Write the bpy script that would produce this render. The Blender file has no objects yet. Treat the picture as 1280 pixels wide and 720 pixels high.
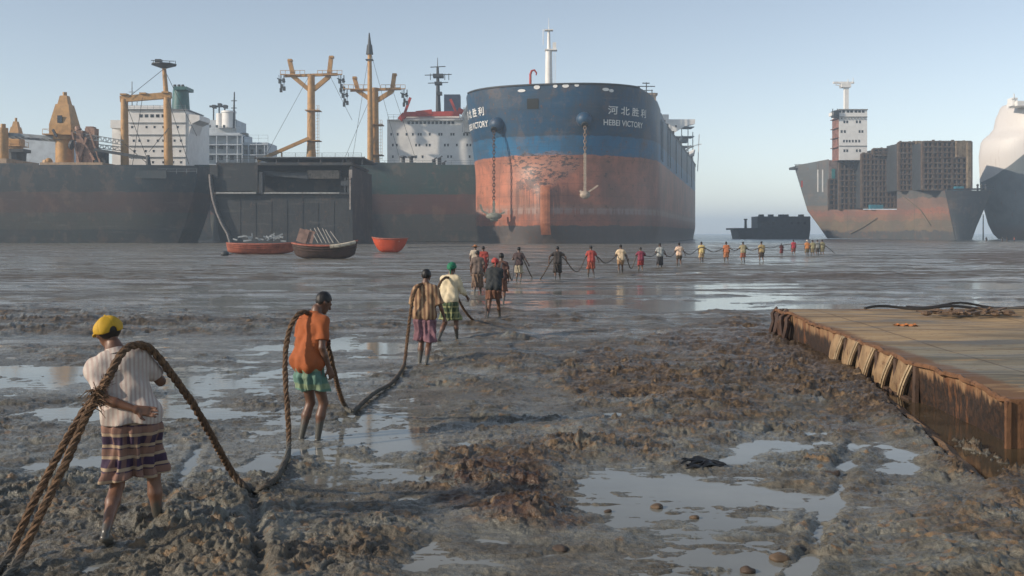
import bpy, math, random
import numpy as np
R = math.radians
random.seed(7)
sc = bpy.context.scene
col = sc.collection

# ---------------------------------------------------------------- camera, sky, sun, exposure
F = 1244.0; H = 2.25; HZ = 292.0
cd = bpy.data.cameras.new('camera'); cam = bpy.data.objects.new('camera', cd); col.objects.link(cam)
cam.location = (0, 0, H); cam.rotation_euler = (R(90), 0, 0)
cd.sensor_width = 36.0; cd.lens = F / 1280 * 36.0
cd.shift_y = -(360 - HZ) / 1280.0
cd.clip_start = 0.1; cd.clip_end = 20000
sc.camera = cam

SUN_AZ_FROM = (-0.93, -0.37); SUN_EL = R(24)
w = bpy.data.worlds.new('World'); sc.world = w; w.use_nodes = True
nt = w.node_tree; bg = nt.nodes['Background']
sky = nt.nodes.new('ShaderNodeTexSky'); sky.sky_type = 'NISHITA'; sky.sun_disc = False
sky.sun_elevation = SUN_EL
sky.sun_rotation = math.atan2(SUN_AZ_FROM[0], SUN_AZ_FROM[1])
sky.air_density = 1.0; sky.dust_density = 0.15; sky.ozone_density = 2.0; sky.altitude = 0
_bw = nt.nodes.new('ShaderNodeRGBToBW'); nt.links.new(sky.outputs[0], _bw.inputs[0])
_mx = nt.nodes.new('ShaderNodeMix'); _mx.data_type = 'RGBA'; _mx.inputs[0].default_value = .46     # a dusty, less blue sky
nt.links.new(sky.outputs[0], _mx.inputs[6]); nt.links.new(_bw.outputs[0], _mx.inputs[7])
nt.links.new(_mx.outputs[2], bg.inputs[0]); bg.inputs[1].default_value = 0.14

sl = bpy.data.lights.new('sun', 'SUN'); sl.energy = 3.6; sl.angle = R(1.2); sl.color = (1.0, 0.86, 0.70)
so = bpy.data.objects.new('sun', sl); col.objects.link(so)
from mathutils import Vector
_d = Vector((SUN_AZ_FROM[0], SUN_AZ_FROM[1], 0)).normalized() * math.cos(SUN_EL) + Vector((0, 0, math.sin(SUN_EL)))
so.rotation_euler = (_d).to_track_quat('Z', 'Y').to_euler()
so.location = (-50, -50, 60)

vs = sc.view_settings
vs.view_transform = 'Standard'; vs.look = 'None'; vs.exposure = 0.28; vs.gamma = 1.0; vs.use_curve_mapping = False
sc.render.engine = 'CYCLES'
cy = sc.cycles
cy.max_bounces = 6; cy.diffuse_bounces = 3; cy.glossy_bounces = 3; cy.volume_bounces = 2; cy.transmission_bounces = 2
cy.use_denoising = True
cy.volume_step_rate = 1.0

def P(px, py, Y):
    return np.array([(px - 640) / F * Y, Y, H - (py - HZ) / F * Y])
def G(px, py, z=0.0):
    Y = (H - z) * F / (py - HZ)
    return np.array([(px - 640) / F * Y, Y, z])

# ---------------------------------------------------------------- mesh helpers
def wloc(o):
    v = np.zeros(3)
    while o is not None:
        v += np.array(o.location); o = o.parent
    return v

SPLIT = {'superstructure', 'cargo_block', 'cargo_winch', 'deck_winches', 'hanging_hose', 'draft_mark', 'hatch_cover', 'bulwark', 'roof_gear', 'blue_tarpaulin', 'white_frame', 'side_tank', 'side_pipe', 'deck_gear', 'catwalk', 'cut_deckhouse', 'winch_house', 'capstan', 'bulkhead', 'mast_arm', 'frame_edge'}
class MB:
    def __init__(s): s.v = []; s.f = []
    def add(s, vs_, fs):
        n = len(s.v); s.v.extend([tuple(map(float, q)) for q in vs_]); s.f.extend([tuple(n + i for i in f) for f in fs]); return s
    def box(s, x0, x1, y0, y1, z0, z1):
        v = [(x0,y0,z0),(x1,y0,z0),(x1,y1,z0),(x0,y1,z0),(x0,y0,z1),(x1,y0,z1),(x1,y1,z1),(x0,y1,z1)]
        return s.add(v, [(0,3,2,1),(4,5,6,7),(0,1,5,4),(1,2,6,5),(2,3,7,6),(3,0,4,7)])
    def pbox(s, px0, py0, px1, py1, Y, d):       # box whose front face fills a region as seen at depth Y
        a = P(px0, py1, Y); b = P(px1, py0, Y)
        return s.box(a[0], b[0], Y, Y + d, a[2], b[2])
    def bar(s, a, b, wd, hd=None, up=(0,0,1)):
        hd = hd or wd
        a = np.array(a, float); b = np.array(b, float); d = b - a; L = np.linalg.norm(d); d /= max(L, 1e-9)
        u = np.array(up, float)
        if abs(d @ u) > .98: u = np.array((0, 1, 0.))
        r = np.cross(d, u); r /= np.linalg.norm(r); u = np.cross(r, d)
        v = []
        for q in (a, b):
            for (i, j) in ((-1,-1),(1,-1),(1,1),(-1,1)): v.append(q + r*i*wd/2 + u*j*hd/2)
        return s.add(v, [(0,1,2,3),(7,6,5,4),(0,4,5,1),(1,5,6,2),(2,6,7,3),(3,7,4,0)])
    def cyl(s, a, b, r0, r1=None, n=12, cap=True):
        r1 = r0 if r1 is None else r1
        a = np.array(a, float); b = np.array(b, float); d = b - a; L = np.linalg.norm(d); d /= max(L, 1e-9)
        u = np.array((0, 0, 1.)) if abs(d[2]) < .95 else np.array((1., 0, 0))
        r = np.cross(d, u); r /= np.linalg.norm(r); u = np.cross(r, d)
        v = []
        for q, rr in ((a, r0), (b, r1)):
            for k in range(n):
                t = 2*math.pi*k/n; v.append(q + (r*math.cos(t) + u*math.sin(t))*rr)
        f = [(k, (k+1) % n, n+(k+1) % n, n+k) for k in range(n)]
        if cap: f += [tuple(range(n-1, -1, -1)), tuple(range(n, 2*n))]
        return s.add(v, f)
    def tube(s, pts, r, n=8, closed=False):
        pts = np.array(pts, float); m = len(pts); rr = np.broadcast_to(r, (m,))
        t = np.gradient(pts, axis=0); t /= np.linalg.norm(t, axis=1)[:, None] + 1e-12
        u = np.array((0, 0, 1.)) if abs(t[0][2]) < .9 else np.array((1., 0, 0))
        v = []
        for i in range(m):
            u = u - t[i]*(u @ t[i]); u /= np.linalg.norm(u); w_ = np.cross(t[i], u)
            for k in range(n):
                a = 2*math.pi*k/n; v.append(pts[i] + (u*math.cos(a) + w_*math.sin(a))*rr[i])
        f = [(i*n+k, i*n+(k+1) % n, (i+1)*n+(k+1) % n, (i+1)*n+k) for i in range(m-1) for k in range(n)]
        f += [tuple(range(n-1, -1, -1)), tuple(range((m-1)*n, m*n))]
        return s.add(v, f)
    def poly(s, pts2, y0, y1):           # outline in XZ extruded in Y
        n = len(pts2)
        v = [(x, y0, z) for x, z in pts2] + [(x, y1, z) for x, z in pts2]
        return s.add(v, [tuple(range(n)), tuple(range(2*n-1, n-1, -1))] + [(k, n+k, n+(k+1) % n, (k+1) % n) for k in range(n)])
    def ball(s, c, r, n=10, m=6, sc_=(1,1,1)):
        v = []; c = np.array(c, float)
        for i in range(m+1):
            ph = math.pi*i/m
            for k in range(n):
                t = 2*math.pi*k/n
                v.append(c + r*np.array((math.sin(ph)*math.cos(t)*sc_[0], math.sin(ph)*math.sin(t)*sc_[1], math.cos(ph)*sc_[2])))
        return s.add(v, [(i*n+k, (i+1)*n+k, (i+1)*n+(k+1) % n, i*n+(k+1) % n) for i in range(m) for k in range(n)])
    def grid(s, A, closed=False):        # A: (m,n,3)
        m, n = A.shape[:2]
        f = [(i*n+k, (i+1)*n+k, (i+1)*n+k+1, i*n+k+1) for i in range(m-1) for k in range(n-1)]
        if closed: f += [(i*n+n-1, (i+1)*n+n-1, (i+1)*n, i*n) for i in range(m-1)]
        return s.add(A.reshape(-1, 3), f)
    def islands(s, gap=.06):
        par = list(range(len(s.v)))
        def fd(i):
            while par[i] != i: par[i] = par[par[i]]; i = par[i]
            return i
        for f in s.f:
            for k in f[1:]: par[fd(k)] = fd(f[0])
        gr = {}
        for i in range(len(s.v)): gr.setdefault(fd(i), []).append(i)
        gs = list(gr.values()); va = np.array(s.v); bb = [(va[g_].min(0)-gap, va[g_].max(0)+gap) for g_ in gs]; p2 = list(range(len(gs)))
        def f2(i):
            while p2[i] != i: i = p2[i]
            return i
        for i in range(len(gs)):
            for j in range(i):
                if (bb[i][0] <= bb[j][1]).all() and (bb[j][0] <= bb[i][1]).all(): p2[f2(i)] = f2(j)
        out = {}
        for i, g_ in enumerate(gs): out.setdefault(f2(i), []).extend(g_)
        res = []
        for ids in out.values():
            st = set(ids); mp = {q: k for k, q in enumerate(sorted(ids))}; m = MB(); m.v = [s.v[q] for q in sorted(ids)]
            m.f = [tuple(mp[q] for q in f) for f in s.f if f[0] in st]; res.append(m)
        return sorted(res, key=lambda m: -len(m.v))
    def build(s, name, m, parent=None, smooth=False, loc=None, whole=False):
        if name in SPLIT and not whole:
            return [p_.build(name, m, parent, smooth, loc, True) for p_ in s.islands()][0]
        off = wloc(parent) if parent is not None else np.zeros(3)
        L = np.zeros(3) if loc is None else np.array(loc, float) - off
        me = bpy.data.meshes.new(name)
        vv = np.array(s.v) - off - L
        me.from_pydata(vv.tolist(), [], s.f)
        me.update()
        import bmesh
        bm = bmesh.new(); bm.from_mesh(me); bmesh.ops.recalc_face_normals(bm, faces=bm.faces); bm.to_mesh(me); bm.free()
        if smooth:
            me.polygons.foreach_set('use_smooth', [True]*len(me.polygons))
            try: me.set_sharp_from_angle(angle=R(40))
            except Exception: pass
        me.materials.append(m)
        o = bpy.data.objects.new(name, me); col.objects.link(o); o.location = L
        if parent is not None: o.parent = parent
        return o

def tag(o, label=None, cat=None, group=None, kind=None):
    if label: o['label'] = label
    if cat: o['category'] = cat
    if group: o['group'] = group
    if kind: o['kind'] = kind
    return o
def empty(name, loc, rz=0.0, label=None, cat=None, group=None):
    o = bpy.data.objects.new(name, None); col.objects.link(o); o.location = tuple(map(float, loc)); o.rotation_euler = (0, 0, rz)
    o.empty_display_size = .3
    return tag(o, label, cat, group)

# ---------------------------------------------------------------- noise (numpy)
def _hash(ix, iy, seed):
    h = (ix.astype(np.int64)*374761393 + iy.astype(np.int64)*668265263 + seed*1442695041) & 0xffffffff
    h = ((h ^ (h >> 13))*1274126177) & 0xffffffff
    h = (h ^ (h >> 16))
    h = (h*2246822519) & 0xffffffff
    return ((h ^ (h >> 15)) & 0xffffff) / float(0xffffff)
def vnoise(x, y, seed=0):                 # gradient noise, about -1..1
    ix = np.floor(x); iy = np.floor(y); fx = x-ix; fy = y-iy
    ux = fx*fx*fx*(fx*(fx*6-15)+10); uy = fy*fy*fy*(fy*(fy*6-15)+10)
    def g(dx, dy):
        a = _hash(ix+dx, iy+dy, seed)*2*np.pi
        return np.cos(a)*(fx-dx) + np.sin(a)*(fy-dy)
    return 1.5*((g(0,0)*(1-ux)+g(1,0)*ux)*(1-uy) + (g(0,1)*(1-ux)+g(1,1)*ux)*uy)
def worley(x, y, seed=0):
    ix = np.floor(x); iy = np.floor(y); best = np.full(x.shape, 9.0); idh = np.zeros(x.shape)
    for dx in (-1, 0, 1):
        for dy in (-1, 0, 1):
            cx = ix+dx; cyy = iy+dy
            a = _hash(cx, cyy, seed); b = _hash(cx, cyy, seed+11)
            d = (cx+a-x)**2 + (cyy+b-y)**2
            m = d < best; best = np.where(m, d, best); idh = np.where(m, _hash(cx, cyy, seed+23), idh)
    return np.sqrt(best), idh
def sstep(a, b, x):
    t = np.clip((x-a)/(b-a), 0, 1); return t*t*(3-2*t)

# ---------------------------------------------------------------- materials
class NT:
    def __init__(s, name):
        s.m = bpy.data.materials.new(name); s.m.use_nodes = True; s.t = s.m.node_tree
        s.b = s.t.nodes['Principled BSDF']; s.cache = {}
    def n(s, typ, **kw):
        nd = s.t.nodes.new(typ)
        for k, v in kw.items(): setattr(nd, k, v)
        return nd
    def set(s, sock, v):
        if isinstance(v, bpy.types.NodeSocket): s.t.links.new(v, sock)
        elif isinstance(v, (tuple, list)) and len(v) == 3 and sock.type == 'RGBA': sock.default_value = (*v, 1)
        else: sock.default_value = v
    def obj(s):
        if 'o' not in s.cache: s.cache['o'] = s.n('ShaderNodeTexCoord').outputs['Object']
        return s.cache['o']
    def pos(s):
        if 'p' not in s.cache: s.cache['p'] = s.n('ShaderNodeNewGeometry').outputs['Position']
        return s.cache['p']
    def sep(s, v):
        nd = s.n('ShaderNodeSeparateXYZ'); s.set(nd.inputs[0], v); return nd.outputs
    def mapv(s, v, scale=(1,1,1), loc=(0,0,0), rot=(0,0,0)):
        nd = s.n('ShaderNodeMapping'); s.set(nd.inputs[0], v)
        nd.inputs['Scale'].default_value = scale; nd.inputs['Location'].default_value = loc; nd.inputs['Rotation'].default_value = rot
        return nd.outputs[0]
    def noise(s, v, scale=1., det=5., rough=.55, dist=0.):
        nd = s.n('ShaderNodeTexNoise'); s.set(nd.inputs['Vector'], v)
        nd.inputs['Scale'].default_value = scale; nd.inputs['Detail'].default_value = det; nd.inputs['Roughness'].default_value = rough
        nd.inputs['Distortion'].default_value = dist
        return nd.outputs['Fac']
    def vor(s, v, scale=1., out='Distance'):
        nd = s.n('ShaderNodeTexVoronoi'); s.set(nd.inputs['Vector'], v); nd.inputs['Scale'].default_value = scale; return nd.outputs[out]
    def math(s, op, a, b=0., c=0., clamp=False):
        nd = s.n('ShaderNodeMath', operation=op, use_clamp=clamp)
        s.set(nd.inputs[0], a); s.set(nd.inputs[1], b)
        if op in ('MULTIPLY_ADD', 'SMOOTH_MIN', 'COMPARE'): s.set(nd.inputs[2], c)
        return nd.outputs[0]
    def ss(s, v, a, b, lo=0., hi=1.):
        nd = s.n('ShaderNodeMapRange', interpolation_type='SMOOTHSTEP')
        s.set(nd.inputs['Value'], v); nd.inputs['From Min'].default_value = a; nd.inputs['From Max'].default_value = b
        nd.inputs['To Min'].default_value = lo; nd.inputs['To Max'].default_value = hi
        return nd.outputs[0]
    def mix(s, f, a, b, blend='MIX'):
        nd = s.n('ShaderNodeMix', data_type='RGBA', blend_type=blend)
        s.set(nd.inputs[0], f); s.set(nd.inputs[6], a); s.set(nd.inputs[7], b); return nd.outputs[2]
    def bump(s, h, st=.3, dist=.02):
        nd = s.n('ShaderNodeBump'); s.set(nd.inputs['Height'], h); nd.inputs['Strength'].default_value = st; nd.inputs['Distance'].default_value = dist
        s.t.links.new(nd.outputs[0], s.b.inputs['Normal'])
    def out(s, color, rough=.6, metal=0., spec=None):
        s.set(s.b.inputs['Base Color'], color); s.set(s.b.inputs['Roughness'], rough); s.set(s.b.inputs['Metallic'], metal)
        if spec is not None: s.set(s.b.inputs['Specular IOR Level'], spec)
        return s.m

_mats = {}
def paint(name, c, rust=.25, rustc=(.12, .045, .02), scale=.5, rough=.55, var=.35, streak=True):
    """weathered paint: base colour, blotchy variation, rust that runs down in streaks"""
    if name in _mats: return _mats[name]
    n = NT(name); p = n.pos()
    a = n.noise(p, scale, 6, .6)
    dark = tuple(x*(1-var) for x in c)
    base = n.mix(n.ss(a, .35, .65), c, dark)
    sv = n.noise(n.mapv(p, (1, 1, .10)), scale*5, 5, .65)
    rn = n.noise(p, scale*2.2, 7, .7)
    m = n.math('ADD', n.math('MULTIPLY', sv, .55 if streak else 0.), n.math('MULTIPLY', rn, .45 if streak else 1.))
    th = .68 - .26*rust
    f = n.ss(m, th-.04, th+.07)
    colr = n.mix(f, base, n.mix(n.ss(rn, .4, .6), rustc, tuple(x*.5 for x in rustc)))
    n.bump(n.math('ADD', rn, n.math('MULTIPLY', f, .4)), .25, .04)
    _mats[name] = n.out(colr, n.ss(f, 0, 1, rough, .85)); return _mats[name]

def flat(name, c, rough=.6, var=.25, scale=8., metal=0.):
    if name in _mats: return _mats[name]
    n = NT(name); p = n.obj(); a = n.noise(p, scale, 5, .6)
    n.bump(a, .2, .01)
    _mats[name] = n.out(n.mix(n.ss(a, .3, .7), c, tuple(x*(1-var) for x in c)), rough, metal); return _mats[name]
# ================================================================ GROUND: mud flat
def fan_rows():
    ys = [4.6]
    while ys[-1] < 330:
        y = ys[-1]
        ys.append(y + max(.010, min(.55*y*y/(H*F*0.8), .012*y)))
    return np.array(ys)

def ell(px, py, cx, cy_, rx, ry, rot=0.):
    c, s_ = math.cos(R(rot)), math.sin(R(rot))
    a = ((px-cx)*c + (py-cy_)*s_)/rx; b = (-(px-cx)*s_ + (py-cy_)*c)/ry
    return np.exp(-(a*a+b*b))

# where the wet sheets and the churned ridges lie on the flat: (picture spot they were surveyed from, size, amount)
WET = [(120,482,320,17,0,.62),(300,468,140,14,0,.6),(150,515,210,14,0,.55),(330,372,420,9,0,.95),(120,330,300,7,0,.6),(240,428,260,8,0,.7),(520,425,120,12,0,.5),
       (925,377,60,5,-3,1.2),(820,388,40,7,0,.9),(935,562,46,16,-12,1.2),(740,625,210,22,-3,.30),(850,655,320,42,-3,.46),(620,690,90,26,0,.7),(1000,600,60,30,0,.3),
       (1110,560,26,60,-38,1.2),(1010,680,170,50,0,.35),(640,440,110,10,0,.6),(760,520,90,9,0,.7),(700,470,80,8,0,.5),(560,470,70,9,0,.6),(1255,360,70,5,0,1.4),
       (600,350,300,6,0,.5),(800,360,160,5,0,.4),(740,545,160,8,0,.5),(400,640,60,18,0,-.1),(40,600,70,12,0,.3),(1180,615,45,14,20,.9),(480,505,70,9,0,.5)]
DRY = [(620,612,95,30,0,.8),(790,480,210,50,10,.9),(990,455,110,45,25,1.1),(690,560,170,22,0,.7),(130,405,230,14,0,1.1),(40,400,150,12,0,1.0),(400,410,110,10,0,.6),
       (1090,480,50,40,35,.9),(1230,620,110,70,0,1.0),(120,650,260,70,0,.55),(330,690,190,50,0,.6),(560,330,240,5,0,.4),(1060,350,180,9,0,.7),(900,345,160,5,0,.5),
       (660,645,60,16,0,.9),(880,430,90,16,0,.6),(300,345,260,4,0,.6),(1255,322,50,7,0,2.2),(660,400,90,10,0,.5),(1215,565,60,26,35,.7)]
def grooves():
    g = []
    g.append((G(1000,722), G(1072,555), .07, .045))
    g.append((G(960,722), G(1066,548), .04, .02))
    g.append((G(316,612), G(328,740), .05, .05))
    g.append((G(190,665), G(250,560), .05, .03))
    return g
SLAB_X = 5.5
def ground_height(X, Y, cell):
    px = 640 + F*X/Y; py = HZ + F*H/Y
    wob = vnoise(X*.9, Y*.5, 91)*22; wob2 = vnoise(X*.7+9, Y*.4, 92)
    wet = np.zeros(X.shape); dry = np.zeros(X.shape)
    for (a, b, c, d, r, k) in WET: wet += k*ell(px+wob*c/90, py+wob2*d*.6, a, b, c, d, r)
    for (a, b, c, d, r, k) in DRY: dry += k*ell(px+wob*c/90, py+wob2*d*.6, a, b, c, d, r)
    def oc(wl): return sstep(.45, 1.6, wl/np.maximum(cell, 1e-6)) # fade octaves finer than the mesh
    far = sstep(12, 45, Y)
    # broad swell, stretched along the shore
    h = .016*vnoise(X*.16, Y*.35, 1) + .018*vnoise(X*.45, Y*.8, 2)*oc(1.2)
    h += -.026*wet + .026*dry - .006 + .004*far
    rough = np.clip(.52 + .8*dry - .42*wet + .5*vnoise(X*.55, Y*.55, 5) + .30*vnoise(X*1.6, Y*1.4, 55), .16, 1.6)
    wx = X + .10*vnoise(X*5, Y*5, 6) + .04*vnoise(X*17, Y*17, 61); wy = Y + .10*vnoise(X*5+3, Y*5+9, 7) + .04*vnoise(X*17+5, Y*17, 62)
    # churned relief at every scale the eye can pick out from here: ridged, longer along the shore
    rel = np.zeros(X.shape)
    for k, wl in enumerate((.055, .095, .17, .30, .55, 1.0, 1.9, 3.6, 7.)):
        amp = .0135*(wl/.1)**.55*(1. if wl < .6 else .55 + .45*far*(wl < 2.5))
        st = 1.25 + 1.1*far
        nz = vnoise(wx/(wl*st), wy/wl, 100+k)
        rel += amp*oc(wl)*((1-1.9*np.abs(nz))*.55 + .75*vnoise(wx/(wl*st)+40, wy/wl+7, 130+k))
    h -= .050*far*sstep(.12, .45, vnoise(X*.045+3, Y*.30, 81))*sstep(-.3, .2, vnoise(X*.2, Y*.6, 82)+.2) + .018*sstep(.15, .5, vnoise(X*.35, Y*.9, 83))*(1-np.clip(dry, 0, 1))
    h += rel*np.clip(rough, .36, 1.1) - .006*rough
    # clods: rounded, of mixed size, in drifts
    w1, i1 = worley(wx*4.0, wy*4.6, 8); w2, i2 = worley(wx*9.5, wy*11, 9); w3, i3 = worley(wx*22, wy*24, 10)
    rnd = lambda q: q*q*(3-2*q)
    l1 = rnd(np.clip(1-w1*1.5, 0, 1))*np.clip(i1*2.2-1.0, 0, 1.2); l2 = rnd(np.clip(1-w2*1.35, 0, 1))*np.clip(i2*2.0-.8, 0, 1.2); l3 = rnd(np.clip(1-w3*1.3, 0, 1))*np.clip(i3*1.6-.4, 0, 1.2)
    drift = np.clip(.55+1.3*vnoise(X*1.1, Y*1.4, 74)+.5*dry, .10, 1.6)
    h += rough*drift*(.034*l1*oc(.2) + .030*l2*oc(.09) + .017*l3*oc(.04))
    # trodden pits
    p1, j1 = worley(wx*2.2+5, wy*2.0+5, 14)
    pit = -.060*rnd(np.clip(1-p1*2.0, 0, 1))*np.clip(j1*2-.6, 0, 1)*oc(.3)
    h += pit*np.clip(rough, .25, 1)
    # thin streaky ribs of silt that break the wet sheets
    h += .014*vnoise(X*2.0, Y*8.5, 71)*oc(.10) + .007*vnoise(X*6, Y*21, 72)*oc(.05) + .0035*vnoise(X*14, Y*40, 16)*oc(.03)
    i2 = i2
    for (a, b, wd, dp) in grooves():
        d = b-a; t = np.clip(((X-a[0])*d[0]+(Y-a[1])*d[1])/(d[0]**2+d[1]**2), 0, 1)
        q = np.hypot(X-a[0]-t*d[0]+.03*vnoise(Y*3, Y*0+1, 17), Y-a[1]-t*d[1])
        h += -dp*np.exp(-(q/wd)**2) + .35*dp*np.exp(-((q-2*wd)/wd)**2)
    # churned row along the men's path: deep footprints
    # trench of standing water beside the steel pontoon
    ex = np.interp(Y, [8.6, 9.2, 11.2, 13.2, 15.2, 16.2], [4.15, 4.22, 4.62, 4.95, 5.3, 5.6])
    tr = sstep(-.06, .05, X-ex)*sstep(8.7, 9.5, Y)*(1-sstep(15.4, 16.0, Y))*(1-sstep(5.7, 6.0, X))
    h = h*(1-tr) - .22*tr
    hump = np.exp(-((X-4.80)/.20)**2-((Y-10.35)/.95)**2)*(1+.4*vnoise(X*6, Y*6, 21)) + .8*np.exp(-((X-4.7)/.35)**2-((Y-9.2)/.40)**2)
    h += .26*(hump+.35*hump*(vnoise(X*13, Y*13, 76)+.5*vnoise(X*31, Y*31, 77)))*tr
    # under the pontoon and out to sea the flat lies lower
    h -= .05*sstep(5.4, 5.7, X)*sstep(10, 11, Y)*(1-sstep(21, 22, Y))
    h -= .35*sstep(255, 300, Y)
    h *= 1 - .2*sstep(60, 200, Y)
    red = np.clip(1.3*ell(px, py, 620, 615, 110, 34) + .7*ell(px, py, 680, 655, 80, 20) + .35*ell(px, py, 420, 700, 120, 30), 0, 1)
    red = np.clip(red*(.6+.8*vnoise(X*3, Y*3, 31)), 0, 1)
    brown = np.clip(.06+.75*dry*sstep(300, 620, px)+.15*dry-.35*wet + .40*vnoise(X*1.2, Y*1.2, 32) + .35*(i2-.5), 0, 1)
    return h, brown, red, np.clip(rough, 0, 1)

def mud_material():
    n = NT('wet_mud'); p = n.pos(); z = n.sep(p)[2]
    br = n.n('ShaderNodeAttribute', attribute_name='brown').outputs['Fac']
    rd = n.n('ShaderNodeAttribute', attribute_name='weed').outputs['Fac']
    a = n.noise(p, 2.2, 6, .6); b = n.noise(p, 26, 4, .65); c = n.noise(n.mapv(p, (.25, 1, 1)), .35, 5, .6)
    g = n.mix(n.ss(a, .35, .68), (.190, .184, .148), (.082, .080, .062))
    g = n.mix(n.ss(c, .4, .65), g, n.mix(.5, g, (.22, .20, .16)))
    bf = n.math('MULTIPLY', n.ss(n.math('ADD', br, n.math('MULTIPLY', n.math('SUBTRACT', b, .5), .9)), .25, .85), n.ss(z, .0, .035))
    fm = n.noise(p, 11, 6, .75); g = n.mix(n.ss(fm, .50, .62, 0, .55), g, (.050, .047, .037)); g = n.mix(n.ss(fm, .44, .34, 0, .40), g, (.27, .26, .22))
    g = n.mix(bf, g, n.mix(n.ss(b, .42, .6), (.060, .042, .026), (.150, .100, .055)))
    g = n.mix(n.math('MULTIPLY', rd, n.ss(z, .0, .03)), g, n.mix(n.ss(b, .4, .62), (.040, .020, .014), (.095, .048, .028)))
    # dark organic silt in long streaks, silvery water film between
    sk = n.noise(n.mapv(p, (.16, 1, 1)), .55, 8, .68, .4); sk2 = n.noise(n.mapv(p, (.5, 1, 1), (5, 9, 0)), 1.7, 7, .65)
    dk = n.math('MULTIPLY', n.ss(n.math('ADD', n.math('MULTIPLY', sk, .6), n.math('MULTIPLY', sk2, .4)), .45, .53), n.ss(n.sep(p)[1], 9, 30, .42, .80))
    g = n.mix(dk, g, n.mix(n.ss(b, .4, .62), (.048, .036, .025), (.115, .082, .053)))
    film = n.math('MULTIPLY', n.ss(n.noise(n.mapv(p, (.10, 1, 1), (17, 3, 0)), .75, 8, .66, .3), .50, .56), n.ss(n.sep(p)[1], 8, 22, .0, 1.)); film = n.math('MULTIPLY', film, n.ss(z, .07, .02))
    g = n.mix(film, g, (.26, .25, .22))
    v = n.vor(p, 14., 'Color'); vr = n.sep(v)[0]
    g = n.mix(n.math('MULTIPLY', n.ss(vr, .86, .92), n.ss(z, .025, .05)), g, (.19, .13, .075))
    n.bump(n.math('ADD', b, n.math('MULTIPLY', n.noise(p, 90, 3, .6), .4)), 1.0, .016)
    ro = n.math('ADD', n.ss(z, -.005, .08, .08, .30), n.math('MULTIPLY', n.math('SUBTRACT', a, .5), .45), clamp=True)
    ro = n.math('MAXIMUM', ro, n.ss(n.sep(p)[1], 14, 60, .12, .42))
    ro = n.math('ADD', ro, n.math('MULTIPLY', dk, .14)); ro = n.math('MULTIPLY', ro, n.ss(film, 0, 1, 1, .40))
    m = n.out(g, ro); n.set(n.b.inputs['Specular IOR Level'], n.ss(n.math('SUBTRACT', film, dk), -.8, .7, .14, .75))
    return m

def make_ground():
    ys = fan_rows(); nc = 1350
    u = np.linspace(-1, 1, nc)
    Yg = np.repeat(ys[:, None], nc, 1); Xg = u[None, :]*(ys[:, None]*.64 + .8)
    cell = np.gradient(ys)[:, None]*np.ones((1, nc))
    hs = []; br = []; rd = []
    for k in range(0, len(ys), 150):
        s_ = slice(k, min(k+150, len(ys)))
        h, b_, r_, _ = ground_height(Xg[s_], Yg[s_], cell[s_]); hs.append(h); br.append(b_); rd.append(r_)
    h = np.vstack(hs); br = np.vstack(br); rd = np.vstack(rd)
    m, n = h.shape
    V = np.stack([Xg, Yg, h], -1).reshape(-1, 3).astype(np.float32)
    idx = np.arange(m*n).reshape(m, n)
    q = np.stack([idx[:-1, :-1], idx[:-1, 1:], idx[1:, 1:], idx[1:, :-1]], -1).reshape(-1, 4)
    me = bpy.data.meshes.new('ground')
    me.vertices.add(len(V)); me.vertices.foreach_set('co', V.ravel())
    me.loops.add(q.size); me.loops.foreach_set('vertex_index', q.ravel().astype(np.int32))
    me.polygons.add(len(q)); me.polygons.foreach_set('loop_start', np.arange(0, q.size, 4, dtype=np.int32))
    me.polygons.foreach_set('use_smooth', np.ones(len(q), bool))
    for nm, arr in (('brown', br), ('weed', rd)):
        at = me.attributes.new(nm, 'FLOAT', 'POINT'); at.data.foreach_set('value', arr.ravel().astype(np.float32))
    me.update(); me.materials.append(mud_material())
    o = bpy.data.objects.new('ground', me); col.objects.link(o); tag(o, kind='structure')
    print('ground', m, n)
make_ground()

# far ground sheet under everything, out to the horizon
f = MB(); f.add([(-9000,-600,-.62),(9000,-600,-.62),(9000,15000,-.62),(-9000,15000,-.62)], [(0,1,2,3)])
tag(f.build('terrain', flat('far_silt', (.10,.10,.085), .5, .3, .3)), kind='structure')
sd = MB()
for (x0,x1,y0,y1) in ((-900,900,-300,4.6),):
    sd.add([(x0,y0,-.02),(x1,y0,-.02),(x1,y1,-.02),(x0,y1,-.02)], [(0,1,2,3)])
for sg in (-1, 1):
    sd.add([(sg*3.74,4.6,-.02),(sg*900,4.6,-.02),(sg*900,300,-.02),(sg*192.8,300,-.02)], [(0,1,2,3)])
n = NT('silt'); p_ = n.pos(); a_ = n.noise(p_, 3, 6, .6); n.bump(a_, .6, .05)
tag(sd.build('mud', n.out(n.mix(n.ss(a_,.35,.65), (.125,.13,.11), (.06,.06,.05)), .4)), kind='structure')

# standing water in the hollows: one level sheet at z = 0
n = NT('puddle_water'); p_ = n.pos()
wn = n.noise(n.mapv(p_, (1, 2.5, 1)), 3.5, 3, .5)
n.bump(wn, .12, .012)
m_ = n.out(n.mix(n.ss(n.noise(p_, .5, 4, .5), .35, .7), (.17, .168, .145), (.24, .235, .20)), n.ss(n.sep(p_)[1], 12, 80, .07, .20))
n.b.inputs['IOR'].default_value = 1.33
pw = MB(); pw.add([(-1.5-200,1.0,0),(201.5,1.0,0),(240,292,0),(-240,292,0)], [(0,1,2,3)])
tag(pw.build('puddle_water', m_), kind='structure')

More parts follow.
